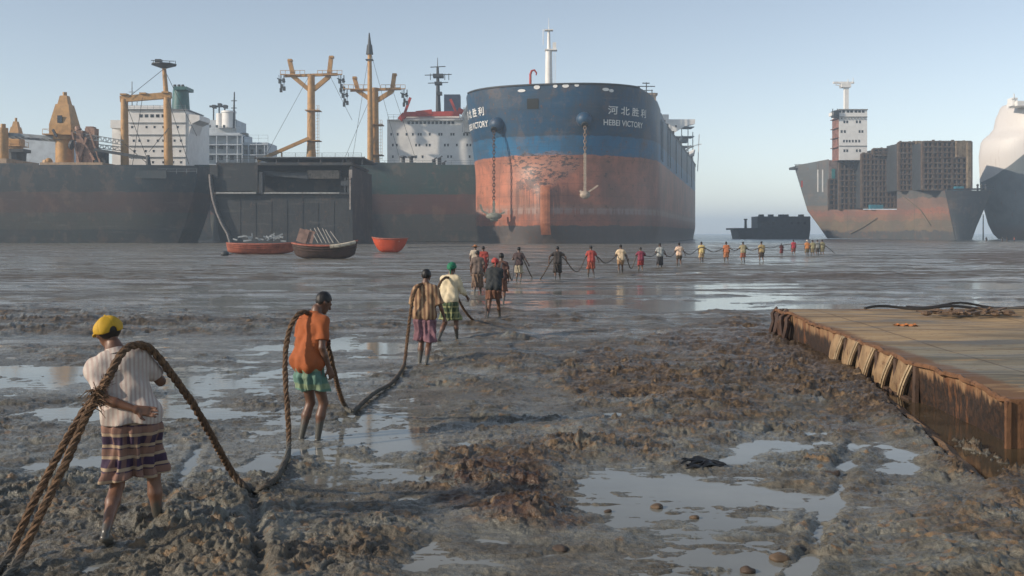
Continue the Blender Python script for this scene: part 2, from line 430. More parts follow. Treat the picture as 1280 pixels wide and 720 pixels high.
# brown water standing in the trench beside the pontoon
tw_ = MB(); tw_.add([(4.35,9.0,.005),(5.52,9.0,.005),(5.52,15.9,.005),(5.36,15.9,.005),(5.28,15.2,.005),(4.93,13.2,.005),(4.60,11.2,.005),(4.22,9.3,.005)], [tuple(range(8))])
n = NT('brown_water'); p_ = n.pos(); n.bump(n.noise(p_, 5, 3, .5), .08, .01)
m_ = n.out(n.mix(n.ss(n.noise(p_, 1.2, 5, .6), .35, .65), (.050, .036, .020), (.085, .062, .036)), .05); n.b.inputs['IOR'].default_value = 1.33
tag(tw_.build('trench_water', m_), kind='structure')
# sea
n = NT('sea_water'); p_ = n.pos()
wv = n.math('ADD', n.noise(n.mapv(p_, (.12, 1, 1)), .5, 5, .6), n.math('MULTIPLY', n.noise(n.mapv(p_, (.3, 1, 1)), .12, 3, .5), .8))
n.bump(wv, .6, .5)
m_ = n.out((.085, .10, .105), .22); n.b.inputs['IOR'].default_value = 1.33
xs = np.linspace(-1, 1, 121)
edge = [(x*700, 268 + 14*math.sin(x*9) + 6*math.sin(x*31+1) + (22 if x > .0 else 0)*min(1, x*8)) for x in xs]
se = MB(); v = [(x, y, .012) for x, y in edge] + [(x*9000, 14000, .012) for x in xs]
k = len(xs); se.add(v, [(i, i+1, k+i+1, k+i) for i in range(k-1)])
tag(se.build('sea', m_), kind='structure')

# hazy air, one closed box round the whole scene
hz = MB(); hz.box(-2600, 2600, -120, 5200, -1.8, 75)
hm = bpy.data.materials.new('haze_air'); hm.use_nodes = True; t_ = hm.node_tree; t_.nodes.clear()
o_ = t_.nodes.new('ShaderNodeOutputMaterial'); pv = t_.nodes.new('ShaderNodeVolumePrincipled')
pv.inputs['Color'].default_value = (.70, .85, 1.0, 1); pv.inputs['Density'].default_value = .00052; pv.inputs['Anisotropy'].default_value = 0.
t_.links.new(pv.outputs[0], o_.inputs['Volume'])
ho = hz.build('haze', hm); tag(ho, kind='stuff')
# ================================================================ SHIPS
def dims(px0, py0, px1, py1, Y):
    a = P(px0, py1, Y); b = P(px1, py0, Y); return a[0], b[0], a[2], b[2]

def banded(name, bands, wob=.5, rust=.3, scrape=None, streak=.5, rough=.5, rustc=(.11,.05,.03)):
    """hull paint in horizontal bands (height, colour), worn and streaked"""
    n = NT(name); p = n.pos(); z = n.sep(p)[2]
    zz = n.math('ADD', z, n.math('MULTIPLY', n.math('SUBTRACT', n.noise(n.mapv(p, (1, 1, .5)), .35, 5, .65), .5), wob*2))
    c = bands[0][1]
    for (h, cc) in bands[1:]:
        c = n.mix(n.ss(zz, h-.12, h+.12), c, cc)
    a = n.noise(p, .13, 7, .65); s_ = n.noise(n.mapv(p, (1, 1, .06)), 1.1, 6, .7); q = n.noise(p, .9, 7, .7)
    c = n.mix(n.math('MULTIPLY', n.ss(a, .40, .60), .75), c, n.mix(.6, c, (.05, .048, .046)))
    c = n.mix(n.math('MULTIPLY', n.ss(n.noise(n.mapv(p, (1, 1, .8), (31, 7, 3)), .22, 8, .7), .52, .62), .55), c, n.mix(.5, c, (.20, .13, .09)))
    c = n.mix(n.math('MULTIPLY', n.ss(s_, .52, .72), streak), c, n.mix(.6, c, rustc))
    c = n.mix(n.math('MULTIPLY', n.ss(q, .62-.1*rust, .68-.1*rust), .8), c, rustc)
    c = n.mix(n.math('MULTIPLY', n.ss(n.noise(n.mapv(p, (.25, .25, 2.2)), .5, 5, .7), .56, .7), .35), c, n.mix(.5, c, (.22, .20, .18)))
    # plate seams
    mp = n.sep(p); 
    seam = n.math('PINGPONG', n.math('ADD', mp[2], .3), 1.35); 
    c = n.mix(n.ss(n.math('MINIMUM', seam, n.math('PINGPONG', n.math('ADD', mp[0], n.math('MULTIPLY', mp[1], .35)), 4.2)), .07, .0, 0, .38), c, (.03, .03, .03))
    if scrape:
        (cx, cy_, cz, rx, rz, colr) = scrape
        dx = n.math('DIVIDE', n.math('SUBTRACT', mp[0], cx), rx)
        dz = n.math('DIVIDE', n.math('SUBTRACT', mp[2], cz), rz)
        # a patch that narrows downward
        wd = n.math('MAXIMUM', n.math('MULTIPLY_ADD', dz, .42, .75), .1)
        d = n.math('ADD', n.math('POWER', n.math('ABSOLUTE', n.math('DIVIDE', dx, wd)), 2.), n.math('POWER', n.math('ABSOLUTE', dz), 3.))
        nn = n.noise(n.mapv(p, (1, 1, 1.8)), .42, 9, .72)
        f_ = n.math('MULTIPLY', n.ss(n.math('ADD', d, n.math('MULTIPLY', n.math('SUBTRACT', nn, .5), 3.2)), 1.1, .7), .95)
        n2 = n.noise(n.mapv(p, (1, 1, 2.4)), .75, 9, .72)
        c = n.mix(n.math('MULTIPLY', f_, .45), c, (.30, .17, .12))
        c = n.mix(n.math('MULTIPLY', f_, n.ss(n2, .50, .56)), c, (.045, .034, .034))
        n3 = n.noise(n.mapv(p, (1, 1, .05)), 1.4, 6, .7)
        dr = n.math('MULTIPLY', n.ss(n.math('ABSOLUTE', n.math('SUBTRACT', mp[0], cx-1.5)), 7.5, 3.5), n.math('MULTIPLY', n.ss(mp[2], 14.5, 12.5), n.ss(mp[2], 3, 8)))
        c = n.mix(n.math('MULTIPLY', dr, n.ss(n3, .46, .58, 0, .75)), c, (.10, .055, .045))
        big = n.math('ADD', n.math('POWER', n.math('DIVIDE', n.math('SUBTRACT', mp[0], cx-2.6), 3.3), 2.), n.math('POWER', n.math('DIVIDE', n.math('SUBTRACT', mp[2], 13.2), 1.9), 2.))
        c = n.mix(n.ss(n.math('ADD', big, n.math('MULTIPLY', n.math('SUBTRACT', nn, .5), 9.)), 1.2, .2, 0, .75), c, (.05, .038, .036))
        # faded, grimy plating round the port bow, with its shaded side painted in
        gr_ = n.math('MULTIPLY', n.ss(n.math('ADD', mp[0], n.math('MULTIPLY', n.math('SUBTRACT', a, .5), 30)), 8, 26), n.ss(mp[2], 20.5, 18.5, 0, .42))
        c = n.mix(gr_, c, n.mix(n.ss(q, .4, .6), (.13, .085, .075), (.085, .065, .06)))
        li = n.math('MULTIPLY', n.ss(n.math('ABSOLUTE', n.math('SUBTRACT', n.math('ADD', mp[2], n.math('MULTIPLY', q, 1.2)), 7.8)), 1.0, .3, 0, .55), n.ss(s_, .40, .55))
        c = n.mix(li, c, (.34, .27, .24))
    n.bump(n.math('ADD', n.noise(n.mapv(p, (1, 1, 1)), .4, 4, .6), n.math('MULTIPLY', q, .3)), .35, .25)
    return n.out(c, rough)

def loft_ship(levels, name, m, parent, smooth=True):
    """levels: list of (z, plan polyline as list of (x, y)) with equal counts, closed; capped at top"""
    A = np.array([[(x, y, z) for x, y in pl] for z, pl in levels])
    b = MB(); b.grid(A, closed=True)
    n_ = A.shape[1]; k = (A.shape[0]-1)*n_
    b.f.append(tuple(range(k, k+n_))); b.f.append(tuple(range(n_-1, -1, -1)))
    return b.build(name, m, parent, smooth)

WHITE = paint('ship_white', (.80, .78, .74), .15, (.30, .14, .07), .6, .5, .10)
DARKW = flat('dark_window', (.018, .022, .03), .15, .2)
YEL = paint('crane_yellow', (.50, .27, .085), .30, (.19, .075, .035), .8, .55, .28)
DKSTEEL = paint('dark_steel', (.045, .052, .058), .35, (.08, .045, .03), .8, .6, .4)
GREYST = paint('grey_steel', (.26, .29, .31), .35, (.14, .07, .045), .7, .6, .3)
RED = paint('red_paint', (.48, .05, .03), .1, (.2, .05, .03), 1, .5, .2)
RUSTY = paint('rust_steel', (.15, .075, .045), .7, (.07, .035, .022), 1.2, .8, .4)
BEIGE = paint('hatch_beige', (.42, .29, .18), .35, (.2, .09, .05), 1, .6, .3)
GREEN = paint('funnel_green', (.035, .13, .12), .2, (.05, .04, .035), 1, .5, .3)

def windows(parent, rows, Y, m=None, label=None):
    """rows: (py, [px...], w_px, h_px)"""
    for (py, pxs, wp, hp) in rows:
        for px in pxs:
            b = MB(); x0, x1, z0, z1 = dims(px-wp/2, py-hp/2, px+wp/2, py+hp/2, Y-.06)
            b.box(x0, x1, Y-.06, Y+.05, z0, z1)
            b.box(x0-.06, x1+.06, Y-.10, Y-.03, z1, z1+.08)
            b.build('window', m or DARKW, parent, loc=((x0+x1)/2, Y, (z0+z1)/2))

def railing(parent, px0, px1, py_base, Y, h=1.1, step=2.5, m=None, Y1=None, py_base1=None, name='railing'):
    Y1 = Y1 or Y; py_base1 = py_base1 or py_base
    a = P(px0, py_base, Y); c = P(px1, py_base1, Y1); L = np.linalg.norm(c-a); k = max(2, int(L/step))
    b = MB()
    for i in range(k+1):
        q = a+(c-a)*i/k; b.bar(q, q+(0, 0, h), .07)
    for hh in (h*.5, h): b.bar(a+(0, 0, hh), c+(0, 0, hh), .06)
    return b.build(name, m or GREYST, parent)

def truss(b, a, c, w_=1.2, h=1.2, n_=8, t=.14):
    a = np.array(a, float); c = np.array(c, float)
    d = (c-a)/np.linalg.norm(c-a); s_ = np.cross(d, (0, 0, 1.)); s_ /= np.linalg.norm(s_); u = np.cross(s_, d)
    cs = [(i*w_/2*s_ + j*h/2*u) for i, j in ((-1,-1),(1,-1),(1,1),(-1,1))]
    for o in cs: b.bar(a+o, c+o, t)
    for k in range(n_):
        p0 = a+(c-a)*k/n_; p1 = a+(c-a)*(k+1)/n_
        for q in range(4):
            b.bar(p0+cs[q], p1+cs[(q+1) % 4], t*.6); b.bar(p0+cs[q], p0+cs[(q+1) % 4], t*.6)

# ---------------------------------------------------------------- the big blue and red ship
TH = R(13.2); AX = np.array((math.sin(TH), math.cos(TH))); LT = np.array((math.cos(TH), -math.sin(TH)))
ST = np.array((7.4, 217.7)); BM = 45.0; LEN = 225.0
hroot = empty('bulk_carrier', (ST[0], ST[1], 0), 0, 'huge blue and rust red ship seen bow on, white name lettering on its bow', 'ship')
def hb_plan(z, na=40):
    t = z/36.0
    L = 30 - 5*sstep(.45, 1.0, t); nexp = 2.05 + .60*sstep(.35, 1.0, t)
    w_ = 1 - .035*sstep(5., 0., z)
    u0 = 2.0*sstep(16, 0, z)*0 + (-2.2*sstep(16, 36, z))
    ang = np.linspace(0, math.pi/2, na)
    u = u0 + (L)*(1-np.abs(np.cos(ang))**(2/nexp)) ; v = BM/2*w_*np.abs(np.sin(ang))**(2/nexp)
    bulb = 3.2*np.exp(-(v/4.6)**2)*sstep(18, 11, z)*sstep(-2, 5, z)
    return u - bulb, v
def hb_curve(z):
    """full waterline: starboard stern ... stem ... port stern, local (u, v)"""
    u, v = hb_plan(z)
    ub = np.concatenate([u, np.linspace(u[-1], LEN, 14)[1:]]); vb = np.concatenate([v, np.full(13, v[-1])])
    vb = vb*np.where(ub > LEN-22, 1-.20*((ub-(LEN-22))/22)**2, 1)
    return ub, vb
def hb_world(u, v, z): 
    q = ST + np.outer(np.atleast_1d(u), AX) + np.outer(np.atleast_1d(v), LT)
    return np.column_stack([q, np.full(len(q), z) if np.isscalar(z) else z])
DECKZ = 30.0; FCZ = 34.5; FCL = 46.0
rows = []
for z in list(np.linspace(-1.2, DECKZ, 26)) :
    u, v = hb_curve(z)
    rows.append(np.vstack([hb_world(u[::-1], -v[::-1], z), hb_world(u[1:], v[1:], z)]))
A = np.array(rows); b = MB(); b.grid(A)
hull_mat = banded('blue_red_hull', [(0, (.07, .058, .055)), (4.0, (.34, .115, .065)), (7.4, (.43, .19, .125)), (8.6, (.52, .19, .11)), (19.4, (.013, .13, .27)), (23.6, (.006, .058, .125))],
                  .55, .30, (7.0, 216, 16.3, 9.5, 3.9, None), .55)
# transom and deck
k0 = (A.shape[0]-1)*A.shape[1]; n_ = A.shape[1]
b.f.append(tuple(range(k0, k0+n_)))
b.f.append(tuple(r*n_ for r in range(A.shape[0])) + tuple(r*n_+n_-1 for r in range(A.shape[0]-1, -1, -1)))
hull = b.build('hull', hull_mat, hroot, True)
# forecastle bulwark: solid thickness, drops in steps at its after end
def bul_top(u): return FCZ if u < FCL-8 else (FCZ-1.6 if u < FCL-4 else (FCZ-3.2 if u < FCL else FCZ-4.2))
def bul_top(u):
    z = float(np.interp(u, [0, 7, 13, 21, 34, 46], [FCZ, FCZ, FCZ-.9, FCZ-1.5, FCZ-3.0, FCZ-3.9]))
    return z - (.35 if 16 < u < 19 or 29 < u < 32 else 0)
bw = MB()
uu, vv = hb_curve(DECKZ); su = [i for i in range(len(uu)) if uu[i] <= FCL+2]
ud = np.concatenate([np.linspace(0, 1, 60)]);
def resample(z, umax, k):
    u, v = hb_curve(z); d = np.concatenate([[0], np.cumsum(np.hypot(np.diff(u), np.diff(v)))])
    s1 = np.interp(umax, u, d); s_ = np.linspace(0, s1, k); return np.interp(s_, d, u), np.interp(s_, d, v)
for side in (-1, 1):
    K = 70; lo = resample(DECKZ-.02, FCL+3, K); mid = resample(33, FCL+3, K); hi = resample(FCZ, FCL+3, K)
    for i in range(K-1):
        tp = bul_top(lo[0][i]); fr = (tp-DECKZ)/(FCZ-DECKZ)
        q = []
        for j in (i, i+1):
            a0 = hb_world(lo[0][j], side*lo[1][j], DECKZ-.02)[0]
            un = lo[0][j]+(hi[0][j]-lo[0][j])*fr; vn = lo[1][j]+(hi[1][j]-lo[1][j])*fr
            a1 = hb_world(un, side*vn, tp)[0]
            in_ = hb_world(un+.5, side*(max(vn-.5, 0)), tp)[0]; in0 = hb_world(lo[0][j]+.5, side*max(lo[1][j]-.5, 0), DECKZ-.02)[0]
            q += [a0, a1, in_, in0]
        bw.add(q, [(0, 4, 5, 1), (1, 5, 6, 2), (2, 6, 7, 3), (0, 1, 2, 3), (4, 7, 6, 5)])
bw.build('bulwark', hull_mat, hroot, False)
# rail cap of the bulwark, mooring openings with white rims
cap = MB(); hi = resample(FCZ, 7, 60)
pts = np.vstack([hb_world(hi[0][::-1], -hi[1][::-1], FCZ+.06), hb_world(hi[0][1:], hi[1][1:], FCZ+.06)])
cap.tube(pts, .22, 6); cap.build('rail_cap', DKSTEEL, hroot)
def hb_at(z, s_, out=0.0):
    """point on the shell at height z and signed arc s from the stem, pushed out along the normal"""
    u, v = hb_curve(z); d = np.concatenate([[0], np.cumsum(np.hypot(np.diff(u), np.diff(v)))])
    sg = 1 if s_ >= 0 else -1; a = abs(s_)
    q = np.array((np.interp(a, d, u), sg*np.interp(a, d, v))); e = .05
    q2 = np.array((np.interp(a+e, d, u), sg*np.interp(a+e, d, v))); t_ = (q2-q)/np.linalg.norm(q2-q)
    nn = np.array((-abs(t_[1]), sg*abs(t_[0]))); q = q + nn*out
    return hb_world(q[0], q[1], z)[0]
def find_s(px, z, sg):
    best = None; ext = None
    for s_ in np.arange(0, 60, .05):
        q = hb_at(z, sg*s_ if s_ > 0 else sg*1e-6); x = 640+F*q[0]/q[1]
        if ext is not None and (x-ext)*sg < 0: break      # past the turn of the hull
        ext = x
        if best is None or abs(x-px) < best[0]: best = (abs(x-px), s_)
    return sg*best[1]
def disc_on(b, z, s_, r, out=.08, n_=16):
    c = hb_at(z, s_, out); b.v.append(tuple(c)); i0 = len(b.v)-1
    for k in range(n_):
        a = 2*math.pi*k/n_; b.v.append(tuple(hb_at(z+r[1]*math.sin(a), s_+r[0]*math.cos(a), out)))
    for k in range(n_): b.f.append((i0, i0+1+k, i0+1+(k+1) % n_))
LETW = flat('lettering_white', (.78, .78, .76), .5, .12, 2)
for px, zz, r in ((652, 33.4, (.9, .32)), (671, 34.0, (.7, .45)), (694, 34.1, (.5, .35)), (707, 34.1, (.75, .4)), (721, 34.2, (.5, .3)), (757, 33.4, (.8, .35)), (764, 33.2, (.55, .35))):
    sg = -1 if px < 688 else 1
    b = MB(); disc_on(b, zz, find_s(px, zz, sg), r, .1); b.build('fairlead', LETW, hroot)
b = MB(); s0 = find_s(666, 30.4, -1)
g_ = np.array([[hb_at(z, s_, .07) for s_ in np.linspace(s0-1.3, s0+1.3, 6)] for z in (29.4, 30.2, 31.0, 31.6)])
b.grid(g_); b.build('mooring_port', flat('port_dark', (.02, .022, .02), .8), hroot)

# the name, cut to the shape of the bow
def text_mesh(body, size):
    cu = bpy.data.curves.new('t', 'FONT'); cu.body = body; cu.size = size; cu.align_x = 'CENTER'; cu.fill_mode = 'FRONT'; cu.resolution_u = 3
    cu.offset = .03
    o = bpy.data.objects.new('t', cu); col.objects.link(o); bpy.context.view_layer.update()
    me = bpy.data.meshes.new_from_object(o.evaluated_get(bpy.context.evaluated_depsgraph_get()))
    bpy.data.objects.remove(o); return me
def letter(body, size, zc, pxc, sg, parent, stretch=1.0, name='lettering', tilt=0.0):
    me = text_mesh(body, size); import bmesh
    bm = bmesh.new(); bm.from_mesh(me); 
    bmesh.ops.triangulate(bm, faces=bm.faces)
    bmesh.ops.subdivide_edges(bm, edges=[e for e in bm.edges if e.calc_length() > .5], cuts=1)
    sc_ = find_s(pxc, zc, sg)
    off = np.array(wloc(parent))
    for v in bm.verts:
        s_ = sc_ + v.co.x*stretch; z = zc + v.co.y + tilt*v.co.x
        v.co = Vector(hb_at(z, s_, .09) - off)
    m2 = bpy.data.meshes.new(name); bm.to_mesh(m2); bm.free(); m2.materials.append(LETW)
    o = bpy.data.objects.new(name, m2); col.objects.link(o); o.parent = parent; return o
letter('河 北 胜 利', 1.9, 28.4, 788, 1, hroot, 1.35)
letter('HEBEI VICTORY', 1.7, 25.9, 782, 1, hroot, 1.0)
letter('河 北 胜 利', 2.0, 29.0, 591, -1, hroot, 1.2)
letter('HEBEI VICTORY', 1.9, 26.3, 594, -1, hroot, .95)
# stem bar, fresh orange primer strip
b = MB(); zs = np.linspace(2.0, 12.6, 14)
for dx, z0 in ((-.85, 0),):
    g_ = np.array([[hb_at(z, s_, .12) for s_ in (-.6, -.2, .3, .9, 1.5)] for z in zs]); b.grid(g_)
b.build('stem_strip', paint('stem_orange', (.40, .14, .065), .2, (.2, .07, .04), .8), hroot)

def anchor(px, pz_pod, z_bot, sg, label, up=False):
    r = MB(); s0 = find_s(px, pz_pod, sg); c = hb_at(pz_pod, s0, -.3); c2 = hb_at(pz_pod-.3, s0, 1.35)
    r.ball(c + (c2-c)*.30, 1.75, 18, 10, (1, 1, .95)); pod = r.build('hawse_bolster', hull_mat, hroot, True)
    e = MB(); e.cyl(c2 + (0, 0, -.9), c2+(0, -.35, -1.2), .75, .7, 14); e.build('hawse_hole', flat('port_dark', (.02, .022, .02), .8), pod)
    ch = MB(); top = c2 + (0, -.4, -1.3); L = top[2]-z_bot; k = 0; z = top[2]
    while z > z_bot+ (1.2):
        a_ = 0 if k % 2 == 0 else math.pi/2
        ring = [(math.cos(t)*.24*math.cos(a_)+top[0], top[1]+math.cos(t)*.24*math.sin(a_), z-.5+.48*math.sin(t)) for t in np.linspace(0, 2*math.pi, 11)]
        ch.tube(ring, .11, 5); z -= .72; k += 1
    chain = ch.build('anchor_chain', RUSTY if sg < 0 else paint('chain_tan', (.30, .2, .13), .3, (.16, .08, .05), 2), hroot)
    an = MB(); ax = np.array((top[0], top[1]-.1, z_bot))
    if sg > 0:
        an.bar(ax+(0, 0, 1.4), ax+(0, 0, 9.5), .55, .5); 
        an.ball(ax+(0, -.1, .6), 1.15, 12, 8, (1, .7, .8)); an.bar(ax+(.2, 0, .8), ax+(2.8, -.2, 2.6), .5, .35); an.bar(ax+(-.4, 0, .6), ax+(-1.0, .3, 1.5), .4)
    else:
        an.ball(ax+(0, -.1, 0), 1.5, 12, 8, (1.2, .6, .55)); an.bar(ax+(-.5, 0, 0), ax+(-2.6, 0, 1.2), .6, .4); an.bar(ax+(.5, 0, 0), ax+(2.4, 0, .9), .6, .4)
        an.bar(ax+(0, 0, .2), ax+(0, 0, 3.4), .5); an.cyl(ax+(-.8, 0, -.7), ax+(.9, 0, -.6), .6, .5, 10); an.bar(ax+(-2.6, 0, 1.2), ax+(-3.0, 0, 2.6), .4, .5)
    an.build('anchor', paint('anchor_grey', (.24, .24, .19), .3, (.12, .07, .04), 2) if sg < 0 else paint('anchor_tan', (.42, .33, .25), .3, (.2, .1, .06), 2), hroot, True)
anchor(622, 26.6, 6.1, -1, '')
anchor(730, 27.0, 10.0, 1, '')
# foremast, red davit, bow fittings
def hbp(u, v, z): return hb_world(u, v, z)[0]
mroot = MB(); mc = hbp(12, -2.0, DECKZ)
def atpx(px, u, z): # point on the ship's deck at distance u aft that shows at px
    y = (ST+AX*u)[1]; return np.array(((px-640)/F*y, y, z))
mc = atpx(686, 12, 33.5); top_z = P(0, 38, mc[1])[2]
m = MB(); m.cyl(mc, (mc[0], mc[1], top_z-4.6), .95, .75, 14); m.cyl((mc[0], mc[1], top_z-4.6), (mc[0], mc[1], top_z), .45, .3, 10)
m.cyl((mc[0], mc[1], top_z), (mc[0], mc[1], top_z+2.8), .09, .05, 6)
m.box(mc[0]-.9, mc[0]+1.9, mc[1]-.9, mc[1]+.9, top_z-4.7, top_z-4.4); m.box(mc[0]-1., mc[0]+1., mc[1]-.7, mc[1]+.7, top_z-.1, top_z+.15)
m.box(mc[0]+.9, mc[0]+1.7, mc[1]-.3, mc[1]+.3, top_z-4.4, top_z-2.8); m.cyl((mc[0]-1.3, mc[1], top_z-3.4), (mc[0]-1.3, mc[1], top_z+.3), .08, .08, 6)
mast = m.build('foremast', WHITE, hroot, True)
l_ = MB()
for sx in (1.15, 1.55): l_.bar((mc[0]+sx, mc[1]-.6, 33.5), (mc[0]+sx, mc[1]-.6, top_z-4.5), .07)
for z in np.arange(34, top_z-4.6, .6): l_.bar((mc[0]+1.15, mc[1]-.6, z), (mc[0]+1.55, mc[1]-.6, z), .05)
l_.build('ladder', WHITE, mast)
dv = atpx(663, 9, 33.5); b = MB()
zz = P(0, 88, dv[1])[2]
b.tube([dv, dv+(0, 0, zz-33.5-.9), dv+(.3, 0, zz-33.5-.1), dv+(.9, 0, zz-33.5+.1), dv+(1.4, 0, zz-33.5-.6), dv+(1.3, 0, zz-33.5-1.1)], [.3, .27, .25, .22, .18, .14], 8); b.build('davit', RED, hroot, True)
for px in (598, 603, 610):
    b = MB(); q = atpx(px, 18 if px > 600 else 26, 33); b.cyl(q, q+(0, 0, 1.6), .35, .35, 10); b.cyl(q+(0, 0, 1.6), q+(0, 0, 2.1), .6, .45, 10); b.build('deck_vent', DKSTEEL, hroot)
b = MB(); q = atpx(615, 20, 33.4); b.box(q[0]-.9, q[0]+1.0, q[1], q[1]+1.2, 33, 35.9); b.cyl(q+(0, -.1, 1.2), q+(0, 1.2, 1.2), 1.1, 1.1, 12); b.build('mooring_winch', RUSTY, hroot)
# hatch coamings along the starboard deck edge, then gantry clutter
for k in range(9):
    u0 = 52+k*13.5; b = MB()
    A_ = [hbp(u0, 14, DECKZ), hbp(u0+11.5, 14, DECKZ), hbp(u0+11.5, -14, DECKZ), hbp(u0, -14, DECKZ)]
    v = [tuple(q) for q in A_] + [(q[0], q[1], DECKZ+2.3) for q in A_]
    b.add(v, [(0,1,5,4),(1,2,6,5),(2,3,7,6),(3,0,4,7),(4,5,6,7)]); b.build('hatch_cover', DKSTEEL, hroot)
b = MB()
for k in range(80):
    u0 = FCL+4+k*2.0
    q = hbp(u0, 22.2, DECKZ-.02); b.box(q[0]-.12, q[0]+.12, q[1]-.12, q[1]+.12, DECKZ-.02, DECKZ+1.25)
a0 = hbp(FCL+2, 22.3, DECKZ+.5); a1 = hbp(LEN-26, 22.3, DECKZ+.5); b.bar(a0, a1, .15, 1.15); 
for k in range(14):
    q = hbp(FCL+6+k*11.3, 21.0, DECKZ); s_ = .9+.5*math.sin(k*2.7); b.box(q[0]-.7, q[0]+.7, q[1]-1.3, q[1]+1.3, DECKZ, DECKZ+1.3+s_)
b.build('side_bulwark', DKSTEEL, hroot)
railing_pts = None
# side fender strakes and frames showing through
b = MB()
for u0 in (30, 35, 52, 60, 84, 110, 140, 170):
    q0 = hbp(u0, 22.56, 2.); b.bar((q0[0], q0[1], 20.), (q0[0], q0[1], DECKZ), .25, .12)
b.build('side_pipe', GREYST, hroot)
# superstructure aft
YS = (ST+AX*188)[1]
def sbox(px0, py0, px1, py1, Y, d, m_, name, par): b = MB(); b.pbox(px0, py0, px1, py1, Y, d); return b.build(name, m_, par)
YS = 400.
hs = MB(); x0, x1, z0, z1 = dims(795, 149, 838, 216, YS); hs.box(x0, x1, YS, YS+14, z0-.5, z1)
x2 = P(869, 0, YS)[0]; zt = P(0, 149, YS)[2]; zb = P(0, 156, YS)[2]; zc = P(0, 166, YS)[2]
hs.poly([(x1, zt), (x2, zt), (x2, zb+.5), (P(856, 0, YS)[0], zb-.6), (P(843, 0, YS)[0], zc), (x1, zc-1)], YS+.2, YS+4.5)
hs.pbox(812, 143, 836, 149.3, YS+2, 9)
house = hs.build('superstructure', WHITE, hroot)
windows(house, [(158, [824, 833, 845], 2.0, 2.4), (170, [826, 834], 2.0, 2.2), (181, [829, 835], 2., 2.2), (192, [831], 2., 2.)], YS)
b = MB(); b.pbox(811, 117, 820, 141, YS-4, 7); b.pbox(810, 116, 822, 119, YS-4.3, 8); b.build('crane_column', BEIGE, hroot)
b = MB(); b.pbox(812, 133, 816, 150, YS-8, 3); q = P(805, 150, YS-6)
for px, py in ((802, 118), (808, 103), (815, 112)): b.cyl(P(px, 150, YS-6), P(px, py, YS-6), .3, .2, 8)
b.bar(P(797, 108, YS-6), P(819, 108, YS-6), .35); b.bar(P(800, 113, YS-6), P(816, 113, YS-6), .3); b.bar(P(803, 104, YS-6), P(812, 104, YS-6), .4)
b.build('radar_mast', DKSTEEL, hroot)
b = MB()
for py in (158, 170, 182, 194, 205):
    b.pbox(838.5, py, 868, py+1.0, YS+1, 8)
for px in (842, 852, 860, 866):
    b.bar(P(px, 215, YS+1), P(px, 156 if px < 866 else 165, YS+1), .3)
for px, py in ((842, 170), (852, 182), (842, 194)): b.bar(P(px, py+12, YS+1), P(px+12, py, YS+1), .35, .8)
b.pbox(846, 172, 860, 178, YS+3, 4); b.pbox(838.5, 196, 850, 212, YS+3, 9)
b.build('stair_decks', GREYST, hroot)
b = MB(); b.tube([P(846, 186, YS-1), P(850, 192, YS-1), P(858, 195, YS-1), P(866, 191, YS-1), P(868, 187, YS-1)], [.4, 1., 1.3, 1., .4], 8); b.build('lifeboat', WHITE, hroot, True)
b = MB(); b.bar(P(872, 214, YS), P(874, 168, YS), .3); b.bar(P(868, 182, YS), P(877, 180, YS), .3); b.build('gangway_davit', WHITE, hroot)

# ---------------------------------------------------------------- far-left freighter with the yellow masts
YA = 232.
ra = empty('freighter', P(120, 303, YA)*np.array((1, 1, 0)), 0, 'dark hulled freighter at far left with yellow crane columns and white deckhouse', 'ship')
lv = []
for py in np.linspace(206, 306, 12):
    z = H-(py-HZ)/F*YA; t = (py-206)/100
    xe = P(248-26*t**1.6, 0, YA)[0]; xl = -320.
    pl = [(xl, YA+26), (xl, YA+.6*t*t*3), (xe-16, YA+.6*t*t*3), (xe-7, YA+.8+1.8*t*t), (xe-1.5, YA+4), (xe, YA+10), (xe-1.5, YA+19), (xe-9, YA+25)]
    lv.append((z, pl))
lv = lv[::-1]
HA = banded('navy_hull', [(0, (.030, .040, .042)), (3.2, (.055, .06, .052)), (7.2, (.075, .045, .040)), (12.0, (.018, .034, .042))], .5, .1, None, .45, .55, (.10, .06, .045))
ha = loft_ship(lv, 'hull', HA, ra)
b = MB()
for px0, px1, p0, p1 in ((-60, 48, 204, 208), (128, 170, 212, 216), (170, 208, 213, 217), (48, 128, 206, 211)): b.pbox(px0, p0, px1, p1+6, YA+.15, .3)
b.build('bulwark', HA, ra)
b = MB(); b.pbox(50, 203, 128, 210, YA+3, 16); b.pbox(128, 208, 212, 216, YA+3, 16); b.pbox(-40, 198, 8, 208, YA+3, 16); b.build('hatch_cover', BEIGE, ra)
railing(ra, 132, 246, 217, YA+.6, 1.1, 2.2)
